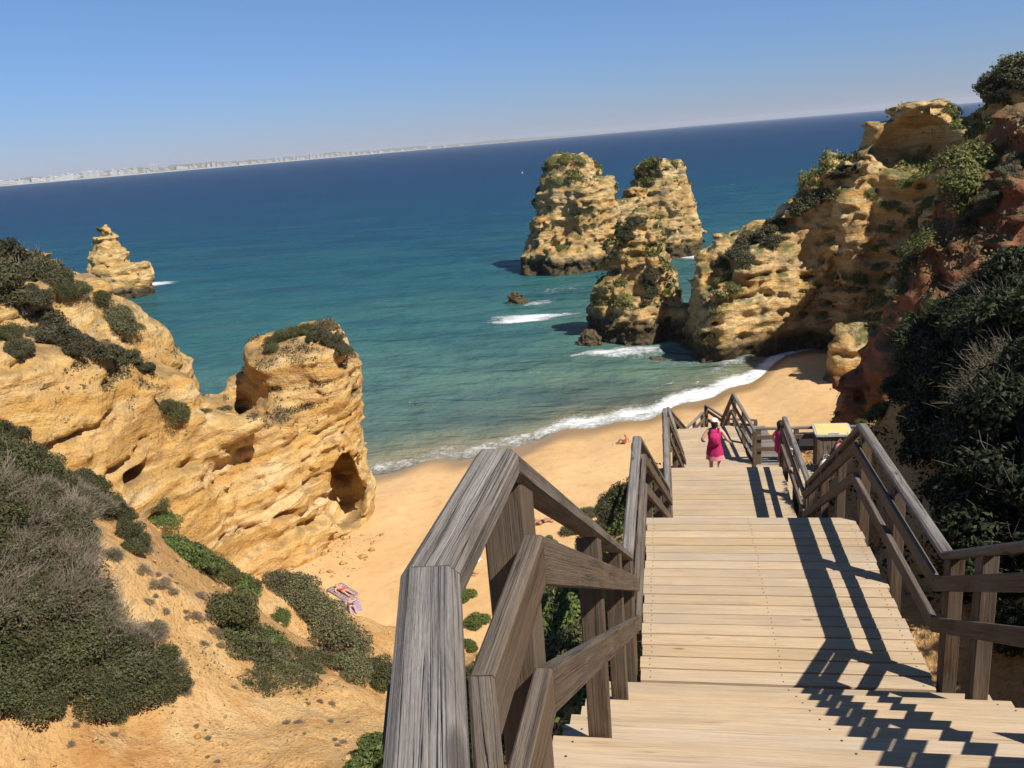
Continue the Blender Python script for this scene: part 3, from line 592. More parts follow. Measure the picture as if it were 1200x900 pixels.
for i in range(3):
    proto('dark%d' % i, 20+i, 8000, .033, 'leaf_dark', 'twig', 220, .006, 1.18, lobes=16, lobe_r=(.18, .4))
    proto('dry%d' % i, 40+i, 3600, .03, 'leaf_dkol', 'twig', 520, .0075, 1.25, (.22, .1, .16), lobes=11)
    proto('grey%d' % i, 60+i, 6500, .034, 'leaf_grey', 'twig', 120, .005, 1.1, lobes=11)
    proto('fresh%d' % i, 80+i, 6000, .042, 'leaf_bright', 'twigpale', 60, .005, 1.2, lobes=16, flat=.7, lobe_r=(.16, .36))
    proto('olive%d' % i, 100+i, 5500, .036, 'leaf_olive', 'twig', 160, .006, 1.2, lobes=11)
    proto('far%d' % i, 120+i, 1700, .075, 'leaf_dkol', 'twig', 24, .014, 1.1, lobes=10, flat=.7)
    proto('farol%d' % i, 140+i, 1700, .07, 'leaf_cliff', 'twig', 30, .014, 1.1, lobes=11, flat=.6)
    proto('mat%d' % i, 160+i, 3200, .04, 'leaf_olive', 'twig', 160, .005, 1.3, lobes=14, flat=.35, spread=.8)
    proto('freshmat%d' % i, 180+i, 3600, .045, 'leaf_bright', 'twigpale', 50, .005, 1.3, lobes=14, flat=.4, spread=.8)
    proto('stalk%d' % i, 200+i, 2600, .034, 'leaf_dkol', 'twig', 170, .006, 1.3, (.05, .1, .1), lobes=9, flat=1.0)
for i in range(3): proto('ivy%d' % i, 270+i, 7000, .038, 'leaf_ivy', 'twig', 90, .005, 1.2, lobes=16, lobe_r=(.18, .4))  # bank shrubs with shade put into the leaf colour
for i in range(3): proto('darkol%d' % i, 250+i, 6500, .042, 'leaf_dkol', 'twig', 260, .008, 1.2, lobes=18, lobe_r=(.16, .36))
for i in range(3): proto('tuft%d' % i, 260+i, 260, .07, 'leaf_purple', 'twig', 130, .016, 1.5, lobes=8, flat=.55, spread=.5, lobe_r=(.2, .4))
proto('yellow0', 230, 5000, .06, 'leaf_yellow', 'twigpale', 30, .008, 1.1, lobes=12, flat=.9, asp=.3, up=.1)
proto('yellow1', 231, 5000, .06, 'leaf_yellow', 'twigpale', 30, .008, 1.1, lobes=12, flat=.9, asp=.3, up=.1); PROTO['yellow2'] = PROTO['yellow0']
def shrub(key, loc, R, label, group=None, rz=None, hs=1.0, tilt=None):
    lm, tm = PROTO['%s%d' % (key, rnd.randrange(3))]
    o = mesh_obj('dry_tuft' if key == 'tuft' else 'shrub', lm, None, loc); o.scale = (R, R*rnd.uniform(.9, 1.1), R*hs); o.rotation_euler = (0, 0, rnd.uniform(0, 6.28) if rz is None else rz)
    if tilt is not None:                # lean with the slope it roots in
        q = Vector((0, 0, 1)).lerp(Vector(tilt), .55).normalized(); o.rotation_euler = (q.to_track_quat('Z', 'Y') @ o.rotation_euler.to_quaternion()).to_euler()
    tag(o, label, 'plant' if key == 'tuft' else 'shrub', group)
    if tm is not None: mesh_obj('branches', tm, o)
    return o
def plant(key, pts, label, group=None, rz=None, sink=.12, jit=0):
    for i, q in enumerate(pts):
        px, py, R = q[:3]; p, n_ = ground_at(px, py)
        if p is None: print('miss', px, py); continue
        if n_[2] < 0: n_ = -n_
        shrub(key, (p[0], p[1], p[2]-R*sink), R, label[i] if isinstance(label, list) else label, group, rz, hs=q[3] if len(q) > 3 else 1.0, tilt=n_)
G = 'thicket shrubs on the near slope'
plant('dark', [(10, 815, .8, .8), (60, 800, .85, .8), (110, 820, .75, .8), (160, 812, .8, .8), (195, 802, .6, .8), (130, 775, .9, .7), (30, 765, 1.0, .8), (85, 750, .9, .8), (178, 775, .65, .8), (45, 825, .6, .7), (140, 825, .5, .7)], 'dark green leafy shrub along the lower edge of the near thicket', G)
plant('dry', [(20, 705, 1.0, .8), (70, 700, 1.0, .8), (112, 735, .9, .8), (150, 755, .7, .8), (0, 655, 1.0, .8), (45, 650, 1.0, .8), (82, 660, .85, .8), (-40, 720, 1.3), (20, 612, .95, .8), (70, 610, .9, .8), (105, 596, .7, .8), (-30, 590, 1.1), (38, 580, .8, .8), (80, 580, .7, .8), (-10, 690, 1., .8), (95, 700, .8, .8)], 'grey brown twiggy shrub in the middle of the near thicket', G, rz=.3)
plant('dark', [(150, 628, .55), (138, 606, .5), (118, 590, .6), (10, 560, .8), (50, 555, .7), (0, 535, .8), (25, 540, .7), (100, 572, .6), (-20, 620, 1.0), (30, 685, .7), (58, 625, .6), (155, 645, .4), (8, 512, .6), (40, 600, .6), (90, 630, .55)], 'dark green shrub among the twigs at the crest of the near thicket', G)
plant('dry', [(165, 640, .35, .7), (130, 650, .3, .6), (200, 780, .35, .7), (215, 806, .3, .6), (180, 740, .4, .6)], 'ragged dry shrub at the open edge of the near thicket', G)
TF = []
for i in range(30):
    u = rnd.random(); TF.append((160+95*u+rnd.uniform(-22, 30), 640+130*u+rnd.uniform(-25, 25), rnd.uniform(.12, .3), .7))
TF += [(rnd.uniform(10, 430), rnd.uniform(850, 898), rnd.uniform(.06, .16), .8) for _ in range(14)]+[(rnd.uniform(250, 430), rnd.uniform(800, 850), rnd.uniform(.08, .2), .7) for _ in range(9)]
plant('tuft', TF, 'small dry purplish tuft on the bare orange slope', 'dry tufts on the orange slope')
plant('freshmat', [(190, 608, .9), (200, 640, .8), (222, 655, .9), (250, 668, 1.0), (278, 684, 1.0), (325, 722, .6), (300, 745, .7), (275, 735, .6)], 'low fresh green plant patch along the gully rim below the headland', 'green patches along the gully rim')
plant('olive', [(183, 600, .9), (232, 662, .8), (262, 680, .9), (290, 690, .7), (262, 722, .9)], 'olive green shrub along the gully rim below the headland', 'olive shrubs along the gully rim')
plant('mat', [(270, 745, .8), (300, 772, .9), (330, 780, .8), (350, 770, .8), (320, 755, .7), (375, 770, .7), (285, 760, .7), (345, 795, .6), (300, 800, .5)], 'low reddish olive mat plant on the slope above the sand', 'mat plants on the slope above the sand')
plant('grey', [(345, 700, 1.5), (375, 730, 1.5), (392, 765, 1.3), (330, 690, 1.1), (405, 790, .9), (360, 720, 1.2)], 'tall grey green shrub at the edge of the sand beside the sunbathers', 'grey shrubs beside the sunbathers')
plant('dark', [(446, 792, .9), (450, 800, .8)], 'dark green shrub half hidden by the near handrail', 'dark shrubs by the near handrail')
plant('fresh', [(448, 880, .55), (436, 893, .5)], 'bright green shrub just left of the near handrail at the lower edge', 'bright shrubs by the near handrail')
# on the headland
plant('darkol', [(-25, 325, 2.0), (12, 318, 1.9), (42, 322, 1.7), (62, 330, 1.2)], 'large dark shrub on the highest shoulder of the headland', 'shrubs on the headland shoulder')
plant('darkol', [(30, 368, 1.2), (48, 385, 1.3), (70, 400, 1.2), (92, 410, 1.2), (118, 416, 1.1), (145, 424, 1.0), (165, 432, .8), (38, 352, 1.0), (22, 350, .9), (20, 412, .8)], 'dark shrub in the strip running down the headland slope', 'shrub strip on the headland slope')
plant('olive', [(100, 348, .8), (118, 352, .8), (90, 340, .7), (75, 345, .8), (10, 395, .9), (-10, 400, .9)], 'olive scrub on the sunny upper slope of the headland', 'olive scrub on the headland')
plant('grey', [(135, 380, 1.1), (150, 386, .9), (142, 372, .9)], 'grey rounded shrub near the seaward edge of the headland slope', 'grey shrubs on the headland edge')
plant('olive', [(205, 486, .9), (196, 480, .7)], 'lone grey olive shrub on the ledge above the headland wall', 'shrubs on the headland ledge')
plant('mat', [(285, 482, .6), (240, 482, .5), (262, 478, .5)], 'little dry plant on the saddle of the headland', 'dry plants on the headland saddle')
plant('darkol', [(372, 396, .9), (388, 402, .9), (400, 412, .8), (408, 420, .6)], 'dark shrub hanging at the seaward end of the headland top', 'dark shrubs on the headland top')
plant('olive', [(325, 400, .8), (340, 394, .9), (356, 392, 1.0), (318, 410, .6)], 'olive shrub on the crown of the headland block', 'olive shrubs on the headland top')
# slope beneath the seaward railing
plant('fresh', [(545, 700, .8), (560, 730, .8), (590, 770, .9), (625, 720, .8), (650, 690, .8), (610, 680, .8), (660, 740, .8), (590, 820, .8), (640, 640, .9), (665, 655, .8), (630, 790, .8), (545, 760, .7)], 'fresh green shrub on the slope seen through the seaward railing', 'green shrubs under the seaward railing')
plant('dark', [(690, 605, .9), (710, 598, .9), (725, 590, .9), (670, 625, .9), (700, 640, .8), (650, 665, .9), (640, 760, .8), (600, 740, .8), (680, 700, .8), (660, 800, .8), (610, 850, .7), (560, 800, .8), (715, 620, .8)], 'dark green shrub close beside the seaward edge of the stairs', 'dark shrubs beside the stairs')
# bank on the hill side of the stairs
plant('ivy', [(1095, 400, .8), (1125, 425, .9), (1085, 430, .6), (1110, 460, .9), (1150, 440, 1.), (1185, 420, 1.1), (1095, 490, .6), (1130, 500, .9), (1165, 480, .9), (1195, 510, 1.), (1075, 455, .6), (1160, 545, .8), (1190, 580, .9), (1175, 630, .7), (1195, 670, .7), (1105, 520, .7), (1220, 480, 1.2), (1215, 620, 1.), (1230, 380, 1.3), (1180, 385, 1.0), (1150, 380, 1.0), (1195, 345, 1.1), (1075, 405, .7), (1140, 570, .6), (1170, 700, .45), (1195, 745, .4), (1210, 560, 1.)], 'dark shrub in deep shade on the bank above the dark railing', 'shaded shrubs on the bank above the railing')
plant('fresh', [(1078, 372, .8), (1100, 362, .8), (1122, 354, .8), (1064, 386, .7), (1092, 384, .7), (1112, 378, .7)], 'sunlit green shrub on the crest of the bank by the earth cliff', 'green shrubs on the bank crest')
plant('yellow', [(1132, 410, .42), (1146, 408, .36), (1140, 422, .4)], 'bright yellow green succulent clump catching the sun on the dark bank', 'yellow clumps on the dark bank')
plant('stalk', [(1185, 380, .7), (1197, 420, .7), (1170, 360, .6), (1190, 460, .7), (1075, 425, .5), (1095, 445, .45), (1165, 440, .5), (1150, 350, .5)], 'pale dry stalks tangled over the dark bank', 'dry stalks on the dark bank')
plant('fresh', [(984, 486, .3), (1012, 496, .35), (1034, 486, .4)], 'small green plant on the sunlit rubble behind the litter bin', 'green plants behind the litter bin')
# on the earth bank and the hooded cliff
plant('darkol', [(1110, 300, .6, .7), (1135, 262, .7, .7), (1160, 232, .8, .7), (1185, 205, .9, .7), (1195, 190, .9, .7), (1175, 215, .7, .6), (1150, 248, .6, .6)], 'dark shrub along the top of the red earth bank', 'shrubs on top of the earth bank')
plant('far', [(845, 312, 1.5), (862, 298, 1.6), (880, 285, 1.7), (897, 275, 1.7), (912, 265, 1.7), (928, 256, 1.7), (945, 242, 1.6), (962, 230, 1.5), (980, 212, 1.3), (995, 200, 1.3), (870, 306, 1.4), (905, 285, 1.4)], 'dark shrub on the sloping seaward ridge of the hooded cliff', 'shrubs on the ridge of the hooded cliff')
plant('farol', [(842, 350, 1.5), (856, 340, 1.4), (836, 372, 1.2), (850, 328, 1.2), (832, 395, 1.1)], 'olive shrub on the seaward nose of the hooded cliff', 'olive shrubs on the cliff nose')
plant('farol', [(1040, 270, 1.2, .5), (1060, 252, 1.2, .5), (1078, 282, 1.3, .5), (1050, 300, 1.3, .5), (1028, 312, 1.2, .5), (1010, 325, 1.1, .5), (1066, 312, 1.2, .5), (1085, 240, 1.2, .5), (1042, 328, 1.2, .5), (1020, 342, 1.0, .5), (1060, 338, 1.0, .5), (1032, 290, 1.0, .5), (1072, 262, 1.1, .5)], 'olive green scrub on the grassy buttress of the hooded cliff', 'scrub on the buttress of the hooded cliff')
plant('farol', [(1020, 225, .8, .6), (1060, 214, 1.0, .6), (1075, 207, 1.0, .6), (1092, 202, .9, .6), (1030, 238, .8, .6), (1045, 240, 1.0, .6), (985, 300, .9, .6), (1078, 224, 1.0, .6), (1088, 262, .9, .6)], 'dull scrub under the hood of the cliff', 'scrub under the cliff hood')
plant('farol', [(1128, 190, 1.6), (1142, 170, 1.7), (1120, 150, 1.6), (1150, 190, 1.7), (1135, 215, 1.5), (1130, 130, 1.6), (1160, 150, 1.8), (1150, 120, 1.8), (1110, 130, 1.3), (1125, 235, 1.4)], 'sunny olive scrub beside the cliff hood', 'scrub beside the cliff hood')
plant('far', [(1048, 128, .6, .6), (1062, 118, .6, .6), (1112, 122, .9, .8), (1128, 116, 1.2), (1150, 112, 1.5), (1170, 98, 1.7), (1190, 88, 1.9), (1180, 110, 1.6), (1140, 120, 1.4), (1210, 90, 2.), (1165, 125, 1.5)], 'dark shrub on the skyline above the hooded cliff', 'shrubs on the skyline')
plant('farol', [(650, 188, 1.7, .5), (664, 184, 1.8, .5), (678, 186, 1.7, .5), (640, 200, 1.4, .6), (655, 210, 1.4, .6), (672, 205, 1.2, .6), (765, 198, 1.2, .5), (780, 200, 1.1, .5), (655, 290, 1.4, .6), (690, 245, 1.2, .6)], 'olive scrub on the twin peaked sea stack', 'scrub on the twin peaked stack')
plant('far', [(740, 262, 1.1), (748, 258, 1.0), (735, 275, 1.0), (765, 322, 1.3), (755, 330, 1.2), (778, 330, 1.2), (765, 340, 1.3), (722, 300, .9), (730, 290, .9), (705, 340, .9), (760, 350, .9), (752, 315, 1.)], 'dark green scrub on the pointed sea stack', 'scrub on the pointed stack')
plant('farol', [(118, 272, 1.2), (126, 275, 1.0), (113, 285, 1.)], 'tuft of scrub near the tip of the lone sea stack', 'scrub on the lone stack')


# low scrub creeping over ledges and flat tops: nobody could count it
def cover(name, label, V, Q, leaf, n_, size, thr, sc, zmin=2.5, hgt=.35, nz0=.35, seed=0, box=None):
    r = np.random.RandomState(seed); a, b, c, d = (V[Q[:, i]] for i in range(4)); nn = np.cross(c-a, d-b); ar = np.linalg.norm(nn, axis=1)/2; nn = nn/(2*ar[:, None]+1e-9); ctr = (a+b+c+d)/4
    nn = np.where(nn[:, 2:3] < 0, -nn, nn) if name == 'x' else nn*np.sign(np.mean(nn[:, 2]*(nn[:, 2] > .8)) if np.any(nn[:, 2] > .8) else 1)
    f_ = fbm(ctr[:, 0]/sc+seed, ctr[:, 1]/sc, ctr[:, 2]/(sc*.7), 4, .6); wt_ = np.clip((f_-thr)*6, 0, 1)*np.clip((np.abs(nn[:, 2])-nz0)*3, 0, 1)*(ctr[:, 2] > zmin)*ar
    if box is not None: wt_ = wt_*box(ctr)
    if wt_.sum() <= 0: print('no cover', name); return
    k = r.choice(len(Q), n_, p=wt_/wt_.sum()); u = r.rand(n_, 1); v = r.rand(n_, 1)
    P = (a[k]*(1-u)+b[k]*u)*(1-v)+(d[k]*(1-u)+c[k]*u)*v; dens = (wt_[k]/ar[k])[:, None]; P[:, 2:] += hgt*dens*r.rand(n_, 1)**1.5; P += r.normal(size=(n_, 3))*size*.6
    nr = r.normal(size=(n_, 3))+np.array([0, 0, .6]); nr /= np.linalg.norm(nr, axis=1)[:, None]; t_ = np.cross(nr, r.normal(size=(n_, 3))); t_ /= np.linalg.norm(t_, axis=1)[:, None]; b2 = np.cross(nr, t_); sz = size*(.5+r.rand(n_, 1))
    VV = np.stack([P-t_*sz, P+b2*sz*.5, P+t_*sz, P-b2*sz*.5], 1).reshape(-1, 3); tone = np.clip(.4*(.5+fbm(P[:, 0]/1.5, P[:, 1]/1.5, P[:, 2]/1.5, 2))+.6*r.rand(n_), 0, 1)
    tag(mesh_obj(name, np_mesh(name, VV, np.arange(n_*4).reshape(-1, 4), [M[leaf]], smooth=False, attrs={'tone': ('FACE', tone)})), label, name.replace('_', ' '), kind='stuff')
NM = dict(beach=0, hill=1, head=2, cliff=3, bank=4, twin=5, mid=6, lone=7)
cover('scrub', 'low green scrub creeping over the ledges of the hooded cliff', *LAND[3], 'leaf_cliff', 46000, .13, .06, 5., 3., .5, .35, 4, lambda c: .25+(c[:, 0] > 13)*1.5)
cover('scrub', 'dry olive scrub mottling the twin peaked stack', *LAND[5], 'leaf_cliff', 14000, .20, .05, 4., 8., .4, .2, 5, lambda c: .15+np.clip((c[:, 2]-9)/8, 0, 1))
cover('scrub', 'olive scrub covering the shaded side of the pointed stack', *LAND[6], 'leaf_cliff', 16000, .13, -.02, 3., 4., .4, .1, 6)
cover('scrub', 'dry brownish scrub on the upper slopes of the headland', *LAND[2], 'leaf_brown', 26000, .06, .06, 3.5, 8.5, .3, .5, 7)
cover('scrub', 'sparse scrub along the red earth bank', *LAND[4], 'leaf_brown', 16000, .09, .0, 3., 5., .5, .3, 8)
cover('ground_cover', 'low weeds and dry grass on the near orange slope', *LAND[1], 'leaf_brown', 30000, .028, .16, 1.6, 3., .12, .2, 9, lambda c: ((c[:, 0] < -4)*.9+(c[:, 0] > 2.6)*1.2+.4)*(np.hypot(c[:, 0], c[:, 1]) < 38)*(np.abs(c[:, 0]-.8) > 1.9))
cover('weeds', 'green weeds on the slope under the stairs', *LAND[1], 'leaf_bright', 36000, .045, -.15, 1.3, 4., .3, .0, 10, lambda c: ((c[:, 0] < -.4)*(c[:, 0] > -5.5)*(c[:, 1] > 5)*(c[:, 1] < 24)*1.))
cover('dark_weeds', 'dark weeds and ivy on the shaded bank beside the stairs', *LAND[1], 'leaf_ivy', 52000, .04, -.22, 1.4, 4., .3, .0, 12, lambda c: ((c[:, 0] > 2.35)*(c[:, 1] < 26)*1.))  # dark leaf cover painting the bank's shade beside the railing
def pebbles(name, label, V, Q, n_, s0, s1, mat, box, seed=0):
    r = np.random.RandomState(seed); ctr = V[Q].mean(1); ok = np.nonzero(box(ctr))[0]; k = r.choice(ok, n_); base = np.array([[1, 0, 0], [-1, 0, 0], [0, 1, 0], [0, -1, 0], [0, 0, 1], [0, 0, -1.]]); fc = np.array([[0, 2, 4], [2, 1, 4], [1, 3, 4], [3, 0, 4], [2, 0, 5], [1, 2, 5], [3, 1, 5], [0, 3, 5]])
    sz = s0*(s1/s0)**(r.rand(n_)**3); VV = base[None]*sz[:, None, None]*r.uniform(.5, 1.2, (n_, 6, 1))*np.array([1, 1, .7])+ctr[k][:, None]+r.uniform(-.08, .08, (n_, 1, 3))*np.array([1, 1, 0]); VV[:, :, 2] += (sz*.2)[:, None]
    FF = (fc[None]+np.arange(n_)[:, None, None]*6).reshape(-1, 3); tag(mesh_obj(name, np_mesh(name, VV.reshape(-1, 3), FF, [mat], smooth=False)), label, 'stones', kind='stuff')
pebbles('pebbles', 'loose stones and clods strewn over the orange slope', *LAND[1], 6000, .012, .13, M['earth'], lambda c: (c[:, 0] < -3)*(np.hypot(c[:, 0], c[:, 1]) < 40)*(c[:, 2] > 2.2), 3)
pebbles('pebbles', 'pale stones scattered on the near orange slope', *LAND[1], 1500, .015, .10, M['headland'], lambda c: (c[:, 0] < -3)*(np.hypot(c[:, 0], c[:, 1]) < 26), 13)
pebbles('rubble', 'orange rubble behind the litter bin', *LAND[1], 700, .04, .32, M['earth'], lambda c: (c[:, 0] > 3.2)*(c[:, 1] > 24)*(c[:, 1] < 33)*(c[:, 0] < 9), 4)
pebbles('rubble', 'fallen rock crumbs at the foot of the headland', *LAND[0], 350, .05, .35, M['headland'], lambda c: (c[:, 0] < -17.5)*(c[:, 0] > -26)*(c[:, 1] > 40)*(c[:, 1] < 46), 5)

M['nail'] = plain('rusty_nail_heads', (.07, .045, .03), .6, .3, 40)
# ------------------------------------------------------------------ timber
class Boards:
    def __init__(s): s.V = []; s.Q = []; s.UV = []; s.T = []; s.nails = set()
    def beam(s, e0, e1, ch=.005, tone=None, u0=None):
        """e0, e1: the four corners of each end, in order round the section"""
        e0 = np.array(e0, float); e1 = np.array(e1, float); tone = rnd.random() if tone is None else tone
        def oct_(e):
            o = []
            for i in range(4):
                for j in (i-1, (i+1) % 4):
                    d = e[j]-e[i]; l = np.linalg.norm(d); o.append(e[i]+d/l*min(ch, l*.4))
            return o
        a = oct_(e0); b = oct_(e1); n0 = len(s.V); s.V += a+b
        L = np.linalg.norm(e1.mean(0)-e0.mean(0)); u0 = rnd.random()*20 if u0 is None else u0; per = 0; v0 = rnd.random()*5
        for i in range(8):
            j = (i+1) % 8; w_ = np.linalg.norm(a[j]-a[i])
            s.Q.append((n0+i, n0+j, n0+8+j, n0+8+i)); s.UV += [(u0, v0+per), (u0, v0+per+w_), (u0+L, v0+per+w_), (u0+L, v0+per)]; per += w_; s.T.append(tone)
        for base, rev in ((n0, 1), (n0+8, 0)):
            for q in ((0, 1, 2, 3), (0, 3, 4, 7), (4, 5, 6, 7)):
                q = q[::-1] if rev else q
                s.Q.append(tuple(base+k for k in q)); s.UV += [(u0+.01*k, v0+.02*(k % 3)) for k in range(4)]; s.T.append(tone)
        return s
    def box(s, p0, p1, wid, hei, wdir=None, up=(0, 0, 1), ch=.005, tone=None):
        p0 = np.array(p0, float); p1 = np.array(p1, float); up = np.array(up, float)
        if wdir is None: wdir = np.cross(p1-p0, up)
        wd = np.array(wdir, float); wd /= np.linalg.norm(wd); wd *= wid/2; h_ = up/np.linalg.norm(up)*hei/2
        return s.beam([p0-wd-h_, p0+wd-h_, p0+wd+h_, p0-wd+h_], [p1-wd-h_, p1+wd-h_, p1+wd+h_, p1-wd+h_], ch, tone)
    def nail(s, c, r=.006):
        n0 = len(s.V); s.V += [np.array([c[0]+r*math.cos(k*PI/4), c[1]+r*math.sin(k*PI/4), c[2]+.0016]) for k in range(8)]
        for q in ((0, 1, 2, 3), (0, 3, 4, 7), (4, 5, 6, 7)): s.Q.append(tuple(n0+k for k in q)); s.UV += [(0, 0)]*4; s.T.append(0.); s.nails.add(len(s.Q)-1)
    def build(s, name, mat, parent=None):
        me = np_mesh(name, s.V, s.Q, [mat, M['nail']] if s.nails else [mat], smooth=False, uv=s.UV, attrs={'tone': ('FACE', s.T)}, midx=[1 if k in s.nails else 0 for k in range(len(s.Q))] if s.nails else None)
        return mesh_obj(name, me, parent)

stair = tag(empty('wooden_staircase', (.75, 5, ZD[1])), 'pale wooden stairway of flights and landings going down to the beach', 'staircase')
def keep(o, par):                       # parent without moving the world-space mesh
    o.parent = par; o.matrix_parent_inverse = Matrix.Translation(par.location).inverted(); return o
def L2(a, b, t_): return np.array(a)+(np.array(b)-np.array(a))*t_
def deck(par, name, l0, l1, r0, r1, z, bw=.155, mat='deck', th=.035, ends=True):
    """boards laid across, from edge l0-r0 to edge l1-r1"""
    B = Boards(); n_ = max(1, round(np.linalg.norm(L2(l1, r1, .5)-L2(l0, r0, .5))/bw)); 
    for i in range(n_):
        a, b = (i+.02)/n_, (i+.02)/n_+(1/n_)*(1-.016/bw); jl, jr = rnd.uniform(-.012, .012), rnd.uniform(-.012, .012)
        pts = []
        for t_ in (a, b):
            l = L2(l0, l1, t_); r = L2(r0, r1, t_); d = (r-l)/np.linalg.norm(r-l); pts.append((l+d*jl, r+d*jr))
        zz = z+rnd.uniform(-.0025, .0025); lo = lambda p: (p[0], p[1], zz-th); hi_ = lambda p: (p[0], p[1], zz)
        B.beam([lo(pts[0][0]), lo(pts[1][0]), hi_(pts[1][0]), hi_(pts[0][0])], [lo(pts[0][1]), lo(pts[1][1]), hi_(pts[1][1]), hi_(pts[0][1])], .004)
        if bw < .17 and th < .04:
            for f_ in (.035, .5, .965):
                for g_ in (.25, .75): B.nail((*L2(L2(pts[0][0], pts[0][1], f_), L2(pts[1][0], pts[1][1], f_), g_+rnd.uniform(-.06, .06)), zz))
    o = keep(B.build(name, M[mat], None), par)
    J = Boards()
    for t_ in ((.04, .5, .96)):
        for (p, q) in (((L2(l0, r0, t_)), (L2(l1, r1, t_))),):
            J.box((*p, z-th-.083), (*q, z-th-.083), .06, .16)
    if ends:
        for t_ in (.12, .88):
            for e0, e1 in ((l0, l1), (r0, r1)):
                p = L2(L2(e0, e1, t_), L2(l0, r0, .5), .06); J.box((*p, z-2.6), (*p, z-th-.17), .1, .1, (1, 0, 0), (0, 1, 0))
    j = J.build('support_frame', M['railface']); j.parent = o
    return o
def flight(par, l0, l1, r0, r1, z0, z1, n_):
    B = Boards(); dz = (z1-z0)/n_
    for e0, e1 in ((L2(l0, r0, .03), L2(l1, r1, .03)), (L2(l0, r0, .97), L2(l1, r1, .97)), (L2(l0, r0, .5), L2(l1, r1, .5))):
        B.box((*e0, z0-.30), (*e1, z1-.30), .05, .2)
    fl = keep(B.build('flight', M['railface']), par)
    for k in range(1, n_):
        T = Boards(); a = (k-1)/(n_)+0.0; b = k/n_+.10/n_; z = z0+dz*k
        for s0, s1 in ((0., .49), (.51, 1.)):
            pts = []; jl, jr = rnd.uniform(-.012, .012), rnd.uniform(-.012, .012)
            for t_ in (a+(b-a)*s0, a+(b-a)*s1):
                l = L2(l0, l1, t_); r = L2(r0, r1, t_); d = (r-l)/np.linalg.norm(r-l); pts.append((l+d*jl, r+d*jr))
            T.beam([(*pts[0][0], z-.04), (*pts[1][0], z-.04), (*pts[1][0], z), (*pts[0][0], z)], [(*pts[0][1], z-.04), (*pts[1][1], z-.04), (*pts[1][1], z), (*pts[0][1], z)], .006)
            for f_ in (.035, .5, .965):
                for g_ in (.25, .75): T.nail((*L2(L2(pts[0][0], pts[0][1], f_), L2(pts[1][0], pts[1][1], f_), g_+rnd.uniform(-.06, .06)), z))
        l = L2(l0, l1, a-.0); r = L2(r0, r1, a-.0)              # riser board
        y_ = np.array([0, .012]); T.box((*(L2(l, r, .02)+y_), z+abs(dz)*.38), (*(L2(l, r, .98)+y_), z+abs(dz)*.38), .018, abs(dz)*.72)
        T.build('tread', M['deck'], fl)
    return fl
EL = [(-.30, 1.45), (-.30, 5.61), (-.30, 8.45), (-.06, 13.05), (-.08, 16.15), (.30, 20.05), (-.06, 24.65)]
ER = [(1.80, 1.45), (1.80, 5.61), (1.80, 8.45), (2.03, 13.05), (2.06, 16.15), (2.42, 20.05), (1.80, 24.95)]
deck(stair, 'landing', (-.3, -1.6), EL[0], (1.8, -1.6), ER[0], ZD[0], ends=False)
flight(stair, (-.58, 1.45), (-.56, 5.61), (2.04, 1.45), (2.04, 5.61), ZD[0], ZD[1], 14)
deck(stair, 'landing', EL[1], EL[2], ER[1], ER[2], ZD[1], .162)
flight(stair, EL[2], EL[3], ER[2], ER[3], ZD[1], ZD[2], 15)
deck(stair, 'landing', EL[3], EL[4], ER[3], ER[4], ZD[2], .22)
flight(stair, EL[4], EL[5], ER[4], ER[5], ZD[2], ZD[3], 13)
deck(stair, 'landing', EL[5], EL[6], (2.12, 20.05), ER[6], ZD[3], .24)
deck(stair, 'side_deck', (2.14, 19.5), (2.14, 21.72), (5.0, 19.5), (5.0, 21.72), ZD[3]-.004, .15)
deck(stair, 'side_deck', (2.14, 21.76), (1.84, 24.9), (2.9, 21.76), (2.7, 24.9), ZD[3]-.02, .15, 'rail')
F4 = [(-.04, 24.68), (.62, 27.55), (1.02, 24.86), (1.62, 27.4)]
flight(stair, F4[0], F4[1], F4[2], F4[3], ZD[3], ZD[4], 10)
deck(stair, 'landing', F4[1], (1.1, 30.0), (2.6, 27.3), (2.9, 29.6), ZD[4], .2)

